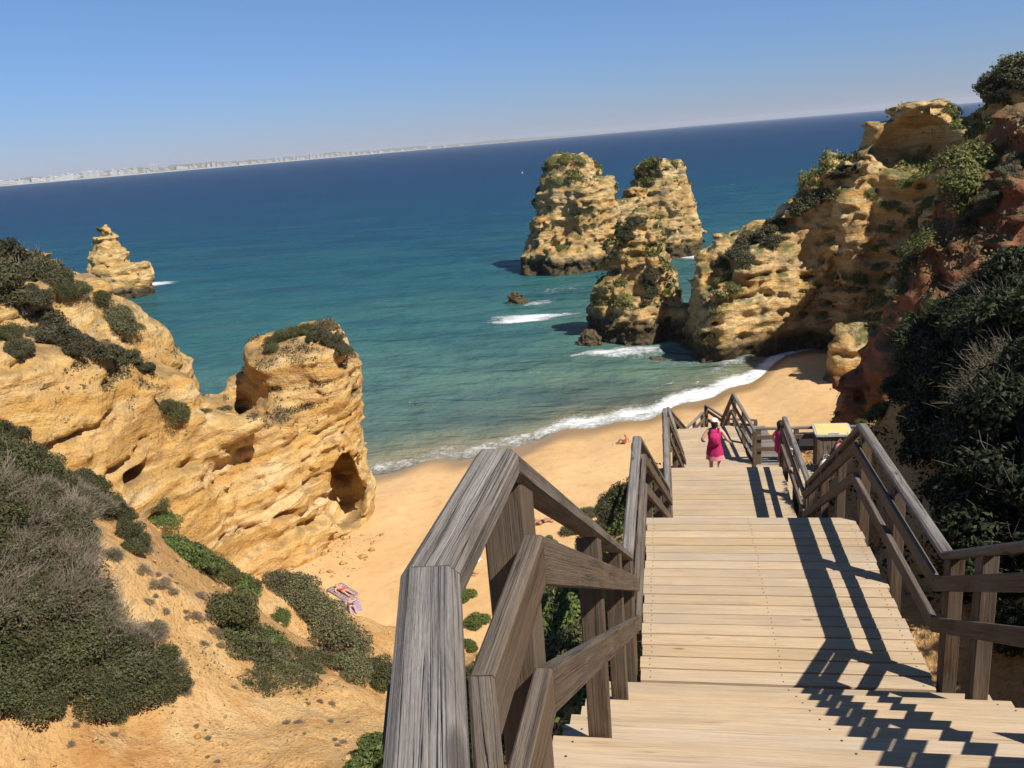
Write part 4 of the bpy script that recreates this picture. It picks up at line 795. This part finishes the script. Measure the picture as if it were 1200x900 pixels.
# railings: one polyline of handrail tops each
def railing(label, path, posts, side, tops=1.0, w_=.09, h_=.068, near=False, mats=('rail', 'railface')):
    """path: handrail top points; side: +1 when the stairs lie to the right of the path direction"""
    P = [np.array(p, float) for p in path]; r = tag(empty('wooden_railing', P[0]-np.array([0, 0, 1.])), label, 'railing', 'wooden railings of the stairway')
    def perp(i):
        ds = []
        if i > 0: ds.append((P[i]-P[i-1])[:2])
        if i < len(P)-1: ds.append((P[i+1]-P[i])[:2])
        ds = [d/np.linalg.norm(d) for d in ds]; d = sum(ds); d /= np.linalg.norm(d); n_ = np.array([d[1], -d[0], 0]); return n_/max(.6, float(d@ds[0]))
    n_ = [perp(i) for i in range(len(P))]; Z = np.array([0, 0, 1.])
    def strip(name, off, wid, zt, hei, mat, ch):
        for i in range(len(P)-1):
            B = Boards(); es = []
            dd = P[i+1]-P[i]; dd = dd/np.linalg.norm(dd)*.0015
            for q, sgn in ((i, 1), (i+1, -1)):
                c = P[q]+n_[q]*side*off-Z*zt+dd*sgn; a = n_[q]*wid/2
                es.append([c-a-Z*hei, c+a-Z*hei, c+a, c-a])
            B.beam(es[0], es[1], ch); keep(B.build(name, M[mat]), r)
    strip('handrail', 0., w_, 0, h_, mats[0], .015)
    strip('cross_rail', .062, .042, .195, .12, mats[1], .005)
    strip('cross_rail', .062, .042, .52, .12, mats[1], .005)
    for seg, t_, foot in posts:
        p = L2(P[seg], P[seg+1], t_); d = (P[seg+1]-P[seg]); d[2] = 0; d /= np.linalg.norm(d)
        slope = (P[seg+1]-P[seg])[2]/np.linalg.norm((P[seg+1]-P[seg])[:2])
        B = Boards(); c = p+np.array([d[1], -d[0], 0])*side*-.012; a = np.array([d[1], -d[0], 0])*.048; l = d*.062; top = h_+.003
        z0 = p[2]-foot
        e0 = [np.array([*(c-a-l)[:2], z0]), np.array([*(c+a-l)[:2], z0]), np.array([*(c+a+l)[:2], z0]), np.array([*(c-a+l)[:2], z0])]
        e1 = [np.array([*e[:2], p[2]-top+slope*sg*.062]) for e, sg in zip(e0, (-1, -1, 1, 1))]
        B.beam(e0, e1, .005); keep(B.build('post', M[mats[1]]), r)
    return r
zr = [z+1.0 for z in ZD]
left = [(.30, -1.2, zr[0]), (-.17, .34, zr[0]), (-.37, 1.12, zr[0]), (-.36, 1.62, zr[0]), (-.36, 5.72, zr[1]), (-.36, 8.25, zr[1]), (-.12, 12.85, zr[2]), (-.15, 16.75, zr[2]+.06), (.22, 20.1, zr[3]), (-.10, 23.7, zr[3])]
railing('long weathered railing on the seaward side of the stairs, bent at its near corner', left,
        [(3, .03, 1.25), (3, .42, 1.3), (3, .72, 1.3), (3, .97, 1.3), (4, .03, 1.3), (4, .5, 1.3), (4, .97, 1.3), (5, .25, 1.3), (5, .6, 1.3), (5, .97, 1.3), (6, .3, 1.3), (6, .65, 1.3), (6, .97, 1.3), (7, .5, 1.3), (7, .96, 1.3), (8, .5, 1.3), (8, .97, 1.3), (1, .7, 1.25)], 1)
right = [(1.86, -1.4, zr[0]), (1.86, 1.62, zr[0]), (1.86, 5.78, zr[1]), (1.86, 8.5, zr[1]), (2.09, 13.06, zr[2]), (2.13, 16.25, zr[2]), (2.50, 19.3, zr[3]+.42)]
railing('dark weathered railing along the hillside edge of the upper flights', right,
        [(0, .6, 1.25), (1, .1, 1.3), (1, .5, 1.3), (1, .84, 1.3), (1, .975, 1.3), (2, .5, 1.3), (2, .96, 1.3), (3, .3, 1.3), (3, .62, 1.3), (3, .95, 1.3), (4, .04, 1.3), (4, .5, 1.3), (4, .97, 1.3), (5, .4, 1.3), (5, .95, 1.3)], -1)
railing('short level railing at the shoreward edge of the lowest wide landing, where the woman walks', [(2.10, 21.75, zr[3]), (1.80, 25.0, zr[3]), (1.62, 27.4, zr[4]+.1)],
        [(0, .02, 1.2), (0, .5, 1.2), (0, .97, 1.2), (1, .5, 1.2), (1, .96, 1.2)], -1)
railing('low railing of the last visible flight, dipping towards the sand', [(-.12, 23.78, zr[3]), (.42, 26.75, zr[4]), (1.03, 28.4, zr[4])],
        [(0, .05, 1.2), (0, .5, 1.2), (0, .97, 1.2), (1, .5, 1.2), (1, .97, 1.2)], 1)
railing('small far railing at the bottom landing below the stairs', [(1.16, 29.2, zr[4]), (1.75, 27.7, zr[4]), (2.75, 27.6, zr[4]-.05)], [(0, .03, 1.2), (0, .95, 1.2), (1, .95, 1.2)], -1)
railing('straight railing behind the litter bin on the side deck', [(2.16, 21.86, zr[3]), (4.95, 21.9, zr[3])], [(0, .02, 1.2), (0, .36, 1.2), (0, .7, 1.2), (0, .98, 1.2)], 1)

# ------------------------------------------------------------------ people
M['skin'] = plain('fair_skin', (.56, .33, .22), .55, .08, 20); M['tan'] = plain('tanned_skin', (.36, .18, .10), .55, .08, 20)
M['magenta'] = plain('magenta_cloth', (.52, .02, .13), .8, .3, 14); M['rose'] = plain('rose_cloth', (.72, .24, .28), .8, .2, 14)
M['white'] = plain('white_cloth', (.78, .78, .76), .8, .08, 12); M['hair'] = plain('dark_hair', (.035, .022, .015), .6, .4, 30); M['black'] = plain('black_cloth', (.02, .02, .024), .8, .3, 12)
M['navy'] = plain('navy_cloth', (.03, .04, .12), .8, .3, 12); M['redcloth'] = plain('red_cloth', (.5, .05, .04), .8, .3, 12); M['eye'] = plain('eye_dark', (.02, .015, .012), .3, .1, 5)
STAND = dict(pel=(0, 0, .93), spi=(0, -.01, 1.08), che=(0, -.01, 1.27), nec=(0, 0, 1.41), hea=(0, .02, 1.53), top=(0, .01, 1.60),
             ls=(-.165, 0, 1.35), le=(-.31, -.1, 1.12), lw=(-.30, .1, 1.0), lh=(-.29, .18, .98), rs=(.165, 0, 1.35), re=(.33, -.09, 1.11), rw=(.36, .11, 1.0), rh=(.37, .19, .97),
             lp=(-.09, 0, .88), lk=(-.1, .05, .49), la=(-.1, -.02, .08), lt=(-.11, .13, .035), rp=(.09, 0, .88), rk=(.1, .14, .50), ra=(.1, .02, .11), rt=(.11, .17, .05))
BONES = [('pel', 'spi'), ('spi', 'che'), ('che', 'nec'), ('nec', 'hea'), ('hea', 'top'), ('che', 'ls'), ('ls', 'le'), ('le', 'lw'), ('lw', 'lh'), ('che', 'rs'), ('rs', 're'), ('re', 'rw'), ('rw', 'rh'),
         ('pel', 'lp'), ('lp', 'lk'), ('lk', 'la'), ('la', 'lt'), ('pel', 'rp'), ('rp', 'rk'), ('rk', 'ra'), ('ra', 'rt')]
RAD = dict(pel=.125, spi=.115, che=.125, nec=.052, hea=.088, top=.062, ls=.06, le=.04, lw=.028, lh=.034, lp=.092, lk=.056, la=.037, lt=.03)
def person(label, pose, loc, rz, mats, paint=None, group=None, scale=1.0):
    J = dict(STAND); J.update(pose); keys = list(J); me = bpy.data.meshes.new('p'); me.from_pydata([J[k] for k in keys], [(keys.index(a), keys.index(b)) for a, b in BONES], [])
    tmp = bpy.data.objects.new('p', me); link(tmp); md_ = tmp.modifiers.new('s', 'SKIN'); md_.use_smooth_shade = True
    for k, v in zip(keys, me.skin_vertices[0].data):
        r = RAD.get(k, RAD.get('l'+k[1:], .05)); v.radius = (r, r*(.8 if k in ('spi', 'che', 'pel') else 1)); v.use_root = k == 'pel'
    sb = tmp.modifiers.new('d', 'SUBSURF'); sb.levels = 1; sb.render_levels = 1
    dg = bpy.context.evaluated_depsgraph_get(); dg.update(); ev = bpy.data.meshes.new_from_object(tmp.evaluated_get(dg)); bpy.data.objects.remove(tmp); ev.name = 'person'
    bm = bmesh.new(); bm.from_mesh(ev)
    fwd = Vector(J['rt'])-Vector(J['ra']); hd = Vector(J['hea']); upv = (Vector(J['top'])-Vector(J['nec'])).normalized()
    face = Vector(pose.get('face', (0, 1, 0))).normalized(); sidev = face.cross(upv).normalized()
    def ball(c, r, mi):
        q = bmesh.ops.create_icosphere(bm, subdivisions=1, radius=r, matrix=Matrix.Translation(c))
        for v in q['verts']:
            for f_ in v.link_faces: f_.material_index = mi; f_.smooth = True
    for f_ in bm.faces: f_.smooth = True
    ball(hd+face*.088-upv*.01, .017, 0)                                     # nose
    for s_ in (-1, 1): ball(hd+sidev*s_*.083, .022, 0); ball(hd+face*.075+sidev*s_*.032+upv*.018, .012, 2)
    ball(hd+face*.078-upv*.045, .014, 3)                                     # mouth
    for h_, w_ in (('lh', 'lw'), ('rh', 'rw')):                              # five fingers on each hand
        c = Vector(J[h_]); d = (c-Vector(J[w_])).normalized(); a = d.cross(Vector((0, 0, 1)) if abs(d.z) < .9 else Vector((0, 1, 0))).normalized(); dn = a.cross(d)
        for k in range(5):
            if k < 4: p0 = c+a*(k-1.5)*.018; p1 = p0+d*(.055+.012*(1-abs(k-1.5)))-dn*.012; p2 = p1+d*.022-dn*.02
            else: p0 = c-a*.03-d*.02; p1 = p0-a*.02+d*.03; p2 = p1+d*.025
            for (u, v) in ((p0, p1), (p1, p2)):
                mm = Matrix.Translation((u+v)/2) @ (v-u).to_track_quat('Z', 'Y').to_matrix().to_4x4()
                bmesh.ops.create_cone(bm, segments=5, radius1=.0085, radius2=.007, depth=(v-u).length*1.15, cap_ends=True, matrix=mm)
    if paint is not None:
        for f_ in bm.faces:
            if f_.material_index == 0:
                k = paint(f_.calc_center_median())
                if k: f_.material_index = k
    bm.to_mesh(ev); bm.free()
    for m_ in mats: ev.materials.append(m_)
    o = mesh_obj('person', ev, None, loc); o.rotation_euler = (0, 0, rz); o.scale = (scale,)*3
    tag(o, label, 'person', group); return o
def loft(name, rings, mat, par, n_=28, fold=.0, caps=False, seed=1):
    """rings: centre x, y, z, radius x, radius y"""
    V = []; r = random.Random(seed)
    for i, (cx, cy, cz, ra, rb) in enumerate(rings):
        for k in range(n_):
            a = 2*PI*k/n_; w_ = 1+fold*i/len(rings)*math.sin(a*7+seed+i*.4); V.append((cx+math.cos(a)*ra*w_, cy+math.sin(a)*rb*w_, cz))
    Q = [(i*n_+k, i*n_+(k+1) % n_, (i+1)*n_+(k+1) % n_, (i+1)*n_+k) for i in range(len(rings)-1) for k in range(n_)]
    return mesh_obj(name, np_mesh(name, V, Q, [mat]), par)
def cap_(par, c, r):
    R0 = [(c[0], c[1], c[2]+r*math.sin(t_)*.95, r*math.cos(t_), r*1.1*math.cos(t_)) for t_ in [i*PI/2/7 for i in range(8)]]
    R0[-1] = (c[0], c[1], c[2]+r*.95, .004, .004); o = loft('cap', [(c[0], c[1], c[2]-.03, r*1.0, r*1.1)]+R0, M['white'], par)
    V = []; 
    for i in range(9):
        a = PI*(.15+.7*i/8); V += [(c[0]+math.cos(a)*r, c[1]+math.sin(a)*r*1.08, c[2]), (c[0]+math.cos(a)*r*1.1, c[1]+math.sin(a)*r*1.08+.075*math.sin(a), c[2]-.02)]
    Q = [(2*i, 2*i+1, 2*i+3, 2*i+2) for i in range(8)]
    v = mesh_obj('visor', np_mesh('visor', V, Q, [M['white']]), o); s_ = v.modifiers.new('t', 'SOLIDIFY'); s_.thickness = .006
    return o
wom = person('woman in a magenta dress and white cap walking down the stairs', {}, (1.03, 20.75, ZD[3]+.0), R_(-6), [M['skin'], M['white'], M['eye'], M['rose']], lambda c: 1 if c.z < .075 else 0, scale=1.0)
loft('dress', [(0, 0, 1.405, .085, .065), (0, 0, 1.375, .165, .09), (0, -.01, 1.30, .178, .125), (0, -.01, 1.18, .165, .135), (0, -.01, 1.06, .155, .128), (0, 0, .94, .185, .15), (0, .02, .80, .205, .175), (0, .03, .70, .215, .19)], M['magenta'], wom, 36, .05)
loft('skirt_hem', [(0, .02, .76, .195, .165), (0, .03, .66, .212, .185), (0, .04, .57, .222, .2)], M['rose'], wom, 36, .07, seed=3)
pk = loft('backpack', [(0, -.14, 1.0, .01, .01), (0, -.15, 1.0, .115, .05), (0, -.165, 1.06, .13, .075), (0, -.165, 1.2, .128, .075), (0, -.15, 1.31, .10, .055), (0, -.145, 1.325, .01, .01)], M['magenta'], wom, 24, .05)
for sx in (-1, 1):
    B = Boards(); pts = [(sx*.085, -.13, 1.30), (sx*.10, -.05, 1.42), (sx*.11, .07, 1.36), (sx*.125, .11, 1.2)]
    for a, b in zip(pts, pts[1:]): B.box(a, b, .035, .012, (1, 0, 0), np.cross(np.array(b)-np.array(a), (1, 0, 0)))
    B.build('strap', M['black'], pk)
loft('hair', [(0, -.035, 1.60, .075, .075), (0, -.03, 1.54, .088, .085), (0, -.04, 1.47, .075, .062), (0, -.05, 1.42, .05, .03)], M['hair'], wom)
cap_(wom, (0, .012, 1.575), .098)
p2 = person('person in a crimson top half hidden behind the dark railing', dict(face=(0, 1, 0)), (2.62, 20.55, ZD[3]), R_(-75), [M['skin'], M['redcloth'], M['eye'], M['rose']], lambda c: 1 if .45 < c.z < .9 and abs(c.x) < .2 else 0)
loft('top', [(0, 0, 1.405, .08, .065), (0, 0, 1.375, .165, .09), (0, -.01, 1.30, .18, .13), (0, -.01, 1.12, .165, .135), (0, 0, .92, .185, .155), (0, 0, .84, .195, .16)], M['magenta'], p2, 32, .04)
loft('hair', [(0, 0, 1.645, .005, .005), (0, -.01, 1.63, .06, .06), (0, -.02, 1.58, .095, .095), (0, -.03, 1.5, .092, .08), (0, -.05, 1.40, .06, .04)], M['hair'], p2)
def bag(name, label, loc, s_, mat):
    V = []; n_ = 20; prof = [(0, .02), (0, .9), (.12, 1.02), (.5, 1.0), (.8, .78), (.95, .4), (1.0, .12)]
    o = loft(name, [(0, 0, z*s_*1.1, s_*.5*r*1.1, s_*.32*r) for z, r in prof], mat, None, n_, .06); o.location = loc
    B = Boards(); hp = [(-.25, 0, .95), (-.2, 0, 1.35), (0, 0, 1.5), (.2, 0, 1.35), (.25, 0, .95)]
    for a, b in zip(hp, hp[1:]): B.box(np.array(a)*s_, np.array(b)*s_, .014, .01, (0, 1, 0), np.cross(np.array(b)-np.array(a), (0, 1, 0)))
    B.build('handle', mat, o); return tag(o, label, 'bag')
bag('shoulder_bag', 'white bag beside the person in the crimson top', (2.90, 20.24, ZD[3]+.6), .26, M['white'])
bag('plastic_bag', 'white plastic bag standing on the deck before the litter bin', (3.80, 21.15, ZD[3]), .34, M['white'])
# sunbathers
def lie(k): return dict(pel=(0, 0, .12), spi=(0, .16, .12), che=(0, .34, .13), nec=(0, .48, .14), hea=(0, .6, .16), top=(0, .67, .16), ls=(-.16, .42, .12), le=(-.3, .24, .07), lw=(-.3, .0, .06), lh=(-.29, -.08, .05), rs=(.16, .42, .12), re=(.32, .5, .07), rw=(.22, .66, .1), rh=(.16, .7, .12),
                        lp=(-.09, -.06, .11), lk=(-.12, -.44, .11+.22*k), la=(-.12, -.82, .06), lt=(-.13, -.88, .17), rp=(.09, -.06, .11), rk=(.13, -.45, .11+.04*k), ra=(.13, -.86, .06), rt=(.14, -.9, .17), face=(0, 0, 1))
SIT = dict(pel=(0, 0, .12), spi=(0, -.05, .27), che=(0, -.07, .45), nec=(0, -.04, .59), hea=(0, 0, .71), top=(0, -.01, .78), ls=(-.165, -.05, .53), le=(-.26, .1, .35), lw=(-.14, .32, .40), lh=(-.1, .4, .42), rs=(.165, -.05, .53), re=(.27, -.2, .3), rw=(.26, -.28, .07), rh=(.26, -.34, .035),
           lp=(-.09, .03, .11), lk=(-.13, .36, .42), la=(-.12, .56, .07), lt=(-.13, .7, .035), rp=(.09, .03, .11), rk=(.14, .38, .36), ra=(.15, .62, .06), rt=(.16, .76, .035), face=(0, 1, 0))
swim = lambda c: 1 if -.12 < c.y < .1 and abs(c.x) < .22 and c.z < .26 else 0
def towel(label, loc, rz, mat):
    V = []; r = random.Random(int(loc[0]*100)); nx, ny = 12, 22
    for i in range(nx):
        for j in range(ny): V.append(((i/(nx-1)-.5)*.95, (j/(ny-1)-.5)*1.85, .03+.018*math.sin(i*.9+j*.5+loc[0])+.02*r.random()))
    o = mesh_obj('beach_towel', np_mesh('beach_towel', V, grid_quads(nx, ny), [mat]), None, loc); s_ = o.modifiers.new('t', 'SOLIDIFY'); s_.thickness = .012; o.rotation_euler = (0, 0, rz)
    return tag(o, label, 'towel', 'towels on the sand')
def stripe_mat(name, cols, sc):
    m, t, b = new_mat(name); n = N(t); x, y, z = n.sep(n.obj()); f_ = n.m('FRACT', n.m('MULTIPLY', y, sc)); k = len(cols)
    t.links.new(n.ramp(f_, [(i/k, c) for i, c in enumerate(cols)], 'CONSTANT'), b.inputs['Base Color']); b.inputs['Roughness'].default_value = .9; return m
M['stripe1'] = stripe_mat('striped_towel', [(.5, .22, .24), (.24, .2, .36), (.46, .36, .38), (.18, .2, .36)], 3.6); M['stripe2'] = stripe_mat('checked_towel', [(.06, .06, .08), (.4, .38, .38), (.08, .08, .12), (.4, .22, .22)], 4.6)
def on_sand(px, py, dz=0.):
    p = None
    h = scene.ray_cast(DG2, Vector((0, 0, H)), Vector(ray(px, py)))
    q = np.array(h[1]); X, Y = q[0], q[1]; h2 = scene.ray_cast(DG2, Vector((X, Y, 9.)), Vector((0, 0, -1))); return (X, Y, h2[1][2]+dz)
for o in bpy.data.objects:
    if o.type == 'MESH' and o.name not in ('beach', 'hillside', 'rock_headland'): o.hide_viewport = True
bpy.context.view_layer.update(); DG2 = bpy.context.evaluated_depsgraph_get()
SP = {k: on_sand(*k) for k in [(398, 702), (412, 712), (402, 694), (546, 662), (543, 672), (551, 668), (550, 662), (622, 618), (636, 613), (733, 520), (415, 700), (540, 655)]}
for o in bpy.data.objects:
    if o.type == 'MESH': o.hide_viewport = False
towel('striped pink and purple towel under the two sunbathers near the grey shrub', SP[(412, 712)], .5, M['stripe1']); towel('black and white towel beside the two sunbathers near the grey shrub', SP[(402, 694)], .9, M['stripe2'])
up3 = lambda p, z: (p[0], p[1], p[2]+z)
person('sunbather with bent knee lying on the striped towel', lie(1), up3(SP[(412, 712)], .02), .5, [M['skin'], M['navy'], M['eye'], M['rose']], swim)
person('sunbather lying flat on the black and white towel', lie(.2), up3(SP[(402, 694)], .02), .95, [M['skin'], M['redcloth'], M['eye'], M['rose']], swim)
towel('white towel behind the near handrail with people around it', SP[(546, 662)], -.4, M['white'])
person('tanned person in black swimwear sitting on the white towel', SIT, up3(SP[(546, 662)], .03), 2.4, [M['tan'], M['black'], M['eye'], M['rose']], swim)
person('tanned person in red lying beside the white towel', lie(.6), SP[(543, 672)], 1.2, [M['tan'], M['redcloth'], M['eye'], M['rose']], swim)
person('person sitting alone on the sand just above the stairs foliage', SIT, SP[(622, 618)], -.8, [M['tan'], M['black'], M['eye'], M['rose']], swim)
person('person lying on the sand beside the green slope below the railing', lie(.8), SP[(636, 613)], -1.0, [M['tan'], M['black'], M['eye'], M['rose']], swim)
person('lone reddish figure sitting far down the beach by the shore', SIT, SP[(733, 520)], 1.6, [M['tan'], M['redcloth'], M['eye'], M['rose']], swim)

# ------------------------------------------------------------------ litter bin on the side deck
bn = tag(empty('litter_bin', (3.98, 21.5, ZD[3])), 'wooden slatted litter bin with a yellow lid on the side deck', 'litter bin')
M['metal'] = plain('grey_metal', (.42, .42, .40), .45, .15, 6, .5); M['yellow'] = plain('yellow_plastic', (.62, .49, .19), .5, .12, 5, .4)
B = Boards()
for x in (-.37, .37):
    for y in (-.26, .26): B.box((x, y, 0), (x, y, 1.0), .07, .07, (1, 0, 0), (0, 1, 0))
B.build('frame', M['railface'], bn)
B = Boards()
for i in range(7): x = -.3+i*.1; B.box((x, -.265, .06), (x, -.265, .93), .088, .022, (1, 0, 0), (0, 1, 0)); B.box((x, .265, .06), (x, .265, .93), .088, .022, (1, 0, 0), (0, 1, 0))
for i in range(5): y = -.2+i*.1; B.box((-.375, y, .06), (-.375, y, .93), .022, .088, (1, 0, 0), (0, 1, 0)); B.box((.375, y, .06), (.375, y, .93), .022, .088, (1, 0, 0), (0, 1, 0))
B.build('slat_panel', M['rail'], bn)
B = Boards(); B.box((-.43, -.31, .985), (.43, -.31, .985), .05, .06); B.box((-.43, .31, 1.06), (.43, .31, 1.06), .05, .06); B.box((-.43, -.285, .99), (-.43, .285, 1.06), .05, .06); B.box((.43, -.285, .99), (.43, .285, 1.06), .05, .06); B.build('rim', M['metal'], bn)
B = Boards(); B.box((-.405, 0, 1.05), (.405, 0, 1.05), .57, .03, (0, 1, .13), (0, -.13, 1), .012); ld = B.build('lid', M['yellow'], bn); B = Boards(); B.box((-.12, -.3, 1.04), (.12, -.3, 1.04), .03, .025); B.build('handle', M['metal'], ld)
o = bag('hanging_bag', 'small pink bag hanging on the front of the litter bin', (4.12, 21.18, ZD[3]+.52), .24, M['rose'])

# ------------------------------------------------------------------ buoy, far shore and its town
c = atZ(612, 203, 0)
by = loft('buoy', [(0, 0, -.3, .05, .05), (0, 0, -.25, .8, .8), (0, 0, .35, .85, .85), (0, 0, .5, .5, .5), (0, 0, .9, .18, .18), (0, 0, 1.9, .10, .10), (0, 0, 1.95, .3, .3), (0, 0, 2.35, .3, .3), (0, 0, 2.4, .02, .02)], M['white'], None); by.location = c; by.scale = (.6, .6, .55)
tag(by, 'white buoy floating in the bay between the stacks and the horizon', 'buoy')
KX = np.array([-75, -55, -42, -33, -25, -18, -10, -3, 2.]); KD = np.array([5600, 6000, 6500, 7000, 7600, 8600, 10500, 13500, 16000.])
cth = np.arange(-72, 1, .12); prof = [(-40, -2), (0, .6), (90, 4), (180, 9), (330, 16), (600, 26), (1000, 34), (1500, 38), (2200, 10), (2600, -5)]
V = []; att = []
for a in cth:
    D0 = np.interp(a, KX, KD); ar = math.radians(a); hh = (1.0+.7*float(fbm(np.array([a*.35]), np.array([2.]), np.array([0.]), 3)[0]))*np.interp(a, [-72, -45, -25, -14, -4, 0], [1.5, 1.3, 1.0, .9, .5, .2])
    for o_, z in prof:
        dd_ = D0+o_; V.append((dd_*math.sin(ar), dd_*math.cos(ar), z if z < 5 else 4+(z-4)*hh*(1+.35*float(vnoise(np.array([a*2.2]), np.array([o_/300.]), np.array([0.]))[0])))); att.append((.9 if a < -16 else .45) if 0 <= o_ <= 90 else 0.)
m, t, b = new_mat('far_shore_land'); n = N(t); p = n.pos()
cc = n.mix(n.ramp(n.noise(p, .006, 5, .7), [(.4, 0.), (.6, 1.)]), (.13, .13, .075), (.22, .19, .14)); cc = n.mix(n.attr('sandy'), cc, (.42, .38, .32)); t.links.new(cc, b.inputs['Base Color']); b.inputs['Roughness'].default_value = 1; M['coast'] = m
tag(mesh_obj('far_shore', np_mesh('far_shore', V, grid_quads(len(cth), len(prof))[:, ::-1], [m], attrs={'sandy': ('POINT', att)})), 'low far shore across the bay', 'shore', kind='structure')
M['plaster'] = plain('white_plaster', (.60, .57, .54), .9, .15, .05); M['glass'] = plain('dark_window_band', (.16, .19, .22), .4, .2, .1, .5)
def building(kind, seed):
    """unit-sized blocks with set-back window bands, a stair tower and a parapet"""
    r = random.Random(seed); V = []; Q = []; mi = []
    def bx(x0, x1, y0, y1, z0, z1, m_):
        b0 = len(V); V.extend([(x, y, z) for z in (z0, z1) for (x, y) in ((x0, y0), (x1, y0), (x1, y1), (x0, y1))])
        for q in ((0, 3, 2, 1), (4, 5, 6, 7), (0, 1, 5, 4), (1, 2, 6, 5), (2, 3, 7, 6), (3, 0, 4, 7)): Q.append(tuple(b0+k for k in q)); mi.append(m_)
    fl = {'slab': 7, 'tower': 10, 'low': 3, 'step': 5}[kind]; wings = {'slab': [(-.5, .5, 1)], 'tower': [(-.5, .5, 1)], 'low': [(-.5, .1, 1), (.1, .5, .67)], 'step': [(-.5, -.2, .6), (-.2, .15, 1), (.15, .5, .8)]}[kind]
    for x0, x1, hf in wings:
        nf = max(2, round(fl*hf)); fh = 1/fl
        for k in range(nf):
            bx(x0+.012, x1-.012, -.44, .44, k*fh, k*fh+fh*.62, 1); bx(x0, x1, -.5, .5, k*fh+fh*.45, k*fh+fh*.999, 0)
        bx(x0+(x1-x0)*.3, x0+(x1-x0)*.55, -.2, .2, nf*fh, nf*fh+.09, 0)
        for k in range(3): xx = x0+(x1-x0)*(k+.5)/3; bx(xx-.02, xx+.02, -.53, -.502, 0, nf*fh, 0)
    return np_mesh('building_'+kind, V, Q, [M['plaster'], M['glass']], smooth=False, midx=mi)
BM = {k: building(k, i) for i, k in enumerate(('slab', 'tower', 'low', 'step'))}
def house(px, wpx, hpx, kind, label=None, back=230):
    d = ray(px, 205-px*.083); az = math.degrees(math.atan2(d[0], d[1])); D = float(np.interp(az, KX, KD))+back; s_ = D/998*math.hypot(1, (px-600)/998)*.95; ar = math.radians(az)
    i = int(round((az+72)/.12)); z = float(np.interp(back, [o_ for o_, _ in prof], [V[i*len(prof)+k][2] for k in range(len(prof))]))
    o = mesh_obj('town_building', BM[kind], None, (D*math.sin(ar), D*math.cos(ar), z-3)); o.scale = (wpx*s_, 22+10*rnd.random(), hpx*s_*.85+3); o.rotation_euler = (0, 0, -ar+rnd.uniform(-.4, .4))
    tag(o, label or {'slab': 'pale flat block on the far shore', 'tower': 'narrow pale tower on the far shore', 'low': 'low white building on the far shore', 'step': 'stepped white building on the far shore'}[kind], 'building', 'buildings along the far shore')
house(179.5, 8.5, 7.2, 'slab', 'tallest wide pale hotel block standing alone on the far shore', 420); house(105.5, 16, 6.6, 'slab', 'widest pale apartment block on the far shore', 160)
house(131.5, 6.5, 6.5, 'step', 'stepped white block just right of the widest apartment block', 170); house(167.5, 2.6, 4.4, 'tower', 'small white tower between the tall hotel and the stepped blocks', 140)
for px, wp, hp, k in [(3, 9, 4, 'low'), (14, 8, 3.5, 'low'), (21, 5, 4.5, 'step'), (28, 6, 3, 'low'), (42, 12, 3.8, 'low'), (52, 6, 3.5, 'low'), (58, 4, 5.5, 'step'), (66, 7, 4.5, 'low'), (73, 6, 5.8, 'step'), (78, 7, 6.5, 'step'), (84, 5, 5, 'low'), (91, 5, 4, 'low'), (120, 7, 4.2, 'low'), (140, 5, 5.6, 'step'), (146, 4, 6.5, 'tower'), (150, 5, 5, 'step'), (157, 4.5, 6.4, 'step'), (172, 3, 3, 'low'), (194, 5, 2.5, 'low'), (211, 12, 3.2, 'low'), (222, 4, 2.4, 'low'),
                      (227, 4, 3, 'low'), (236, 3, 3.2, 'step'), (242, 3.2, 4.6, 'step'), (248, 3.6, 4.6, 'tower'), (255, 4, 2.6, 'low'), (263, 4, 2.2, 'low'), (270, 8, 2.6, 'low'), (280, 4, 2.4, 'low'), (286, 5, 3, 'low'), (296, 5, 2.6, 'low'), (304, 5, 2.6, 'low'), (314, 6, 2.6, 'low'), (322, 4, 2.6, 'low'), (328, 3.5, 3.8, 'step'), (335, 4, 3.2, 'low'), (343.5, 2.6, 5.6, 'tower'), (347, 3, 4, 'step'), (353, 5, 3.6, 'low'), (359, 2.6, 5, 'tower'), (363, 2.8, 6, 'tower'), (367, 3, 4.2, 'step'), (371.5, 3.4, 5.6, 'step'), (376, 3.4, 4.6, 'step'), (382, 4, 3.8, 'step'), (388, 4, 3.4, 'low'), (394, 3, 3.8, 'step'), (400, 4, 3.6, 'low'), (406, 3.4, 4.2, 'step'), (412, 4, 3.8, 'step'), (419, 3, 2.6, 'low'), (426, 4, 2.4, 'low'), (434, 4, 2.6, 'low'), (445, 5, 2.2, 'low'), (458, 5, 2, 'low'), (470, 4, 2.2, 'low'), (486, 5, 2, 'low'), (502, 5, 2.2, 'low'), (520, 5, 2, 'low'), (540, 6, 2, 'low')]:
    house(px, wp, hp, k, None, rnd.choice((130, 180, 240)))

# ------------------------------------------------------------------ haze over the bay
hz = bpy.data.meshes.new('haze'); bm = bmesh.new(); bmesh.ops.create_cube(bm, size=1.); bm.to_mesh(hz); bm.free()
m = bpy.data.materials.new('haze_air'); m.use_nodes = True; t = m.node_tree; t.nodes.remove(t.nodes['Principled BSDF']); pv = t.nodes.new('ShaderNodeVolumePrincipled')
pv.inputs['Color'].default_value = (.86, .9, .97, 1); pv.inputs['Density'].default_value = 5e-5; pv.inputs['Anisotropy'].default_value = .1; t.links.new(pv.outputs[0], t.nodes['Material Output'].inputs['Volume']); hz.materials.append(m)
o = mesh_obj('haze', hz, None, (0, 0, 49)); o.scale = (42000, 42000, 104); tag(o, 'thin sea haze over the bay', 'haze', kind='stuff')
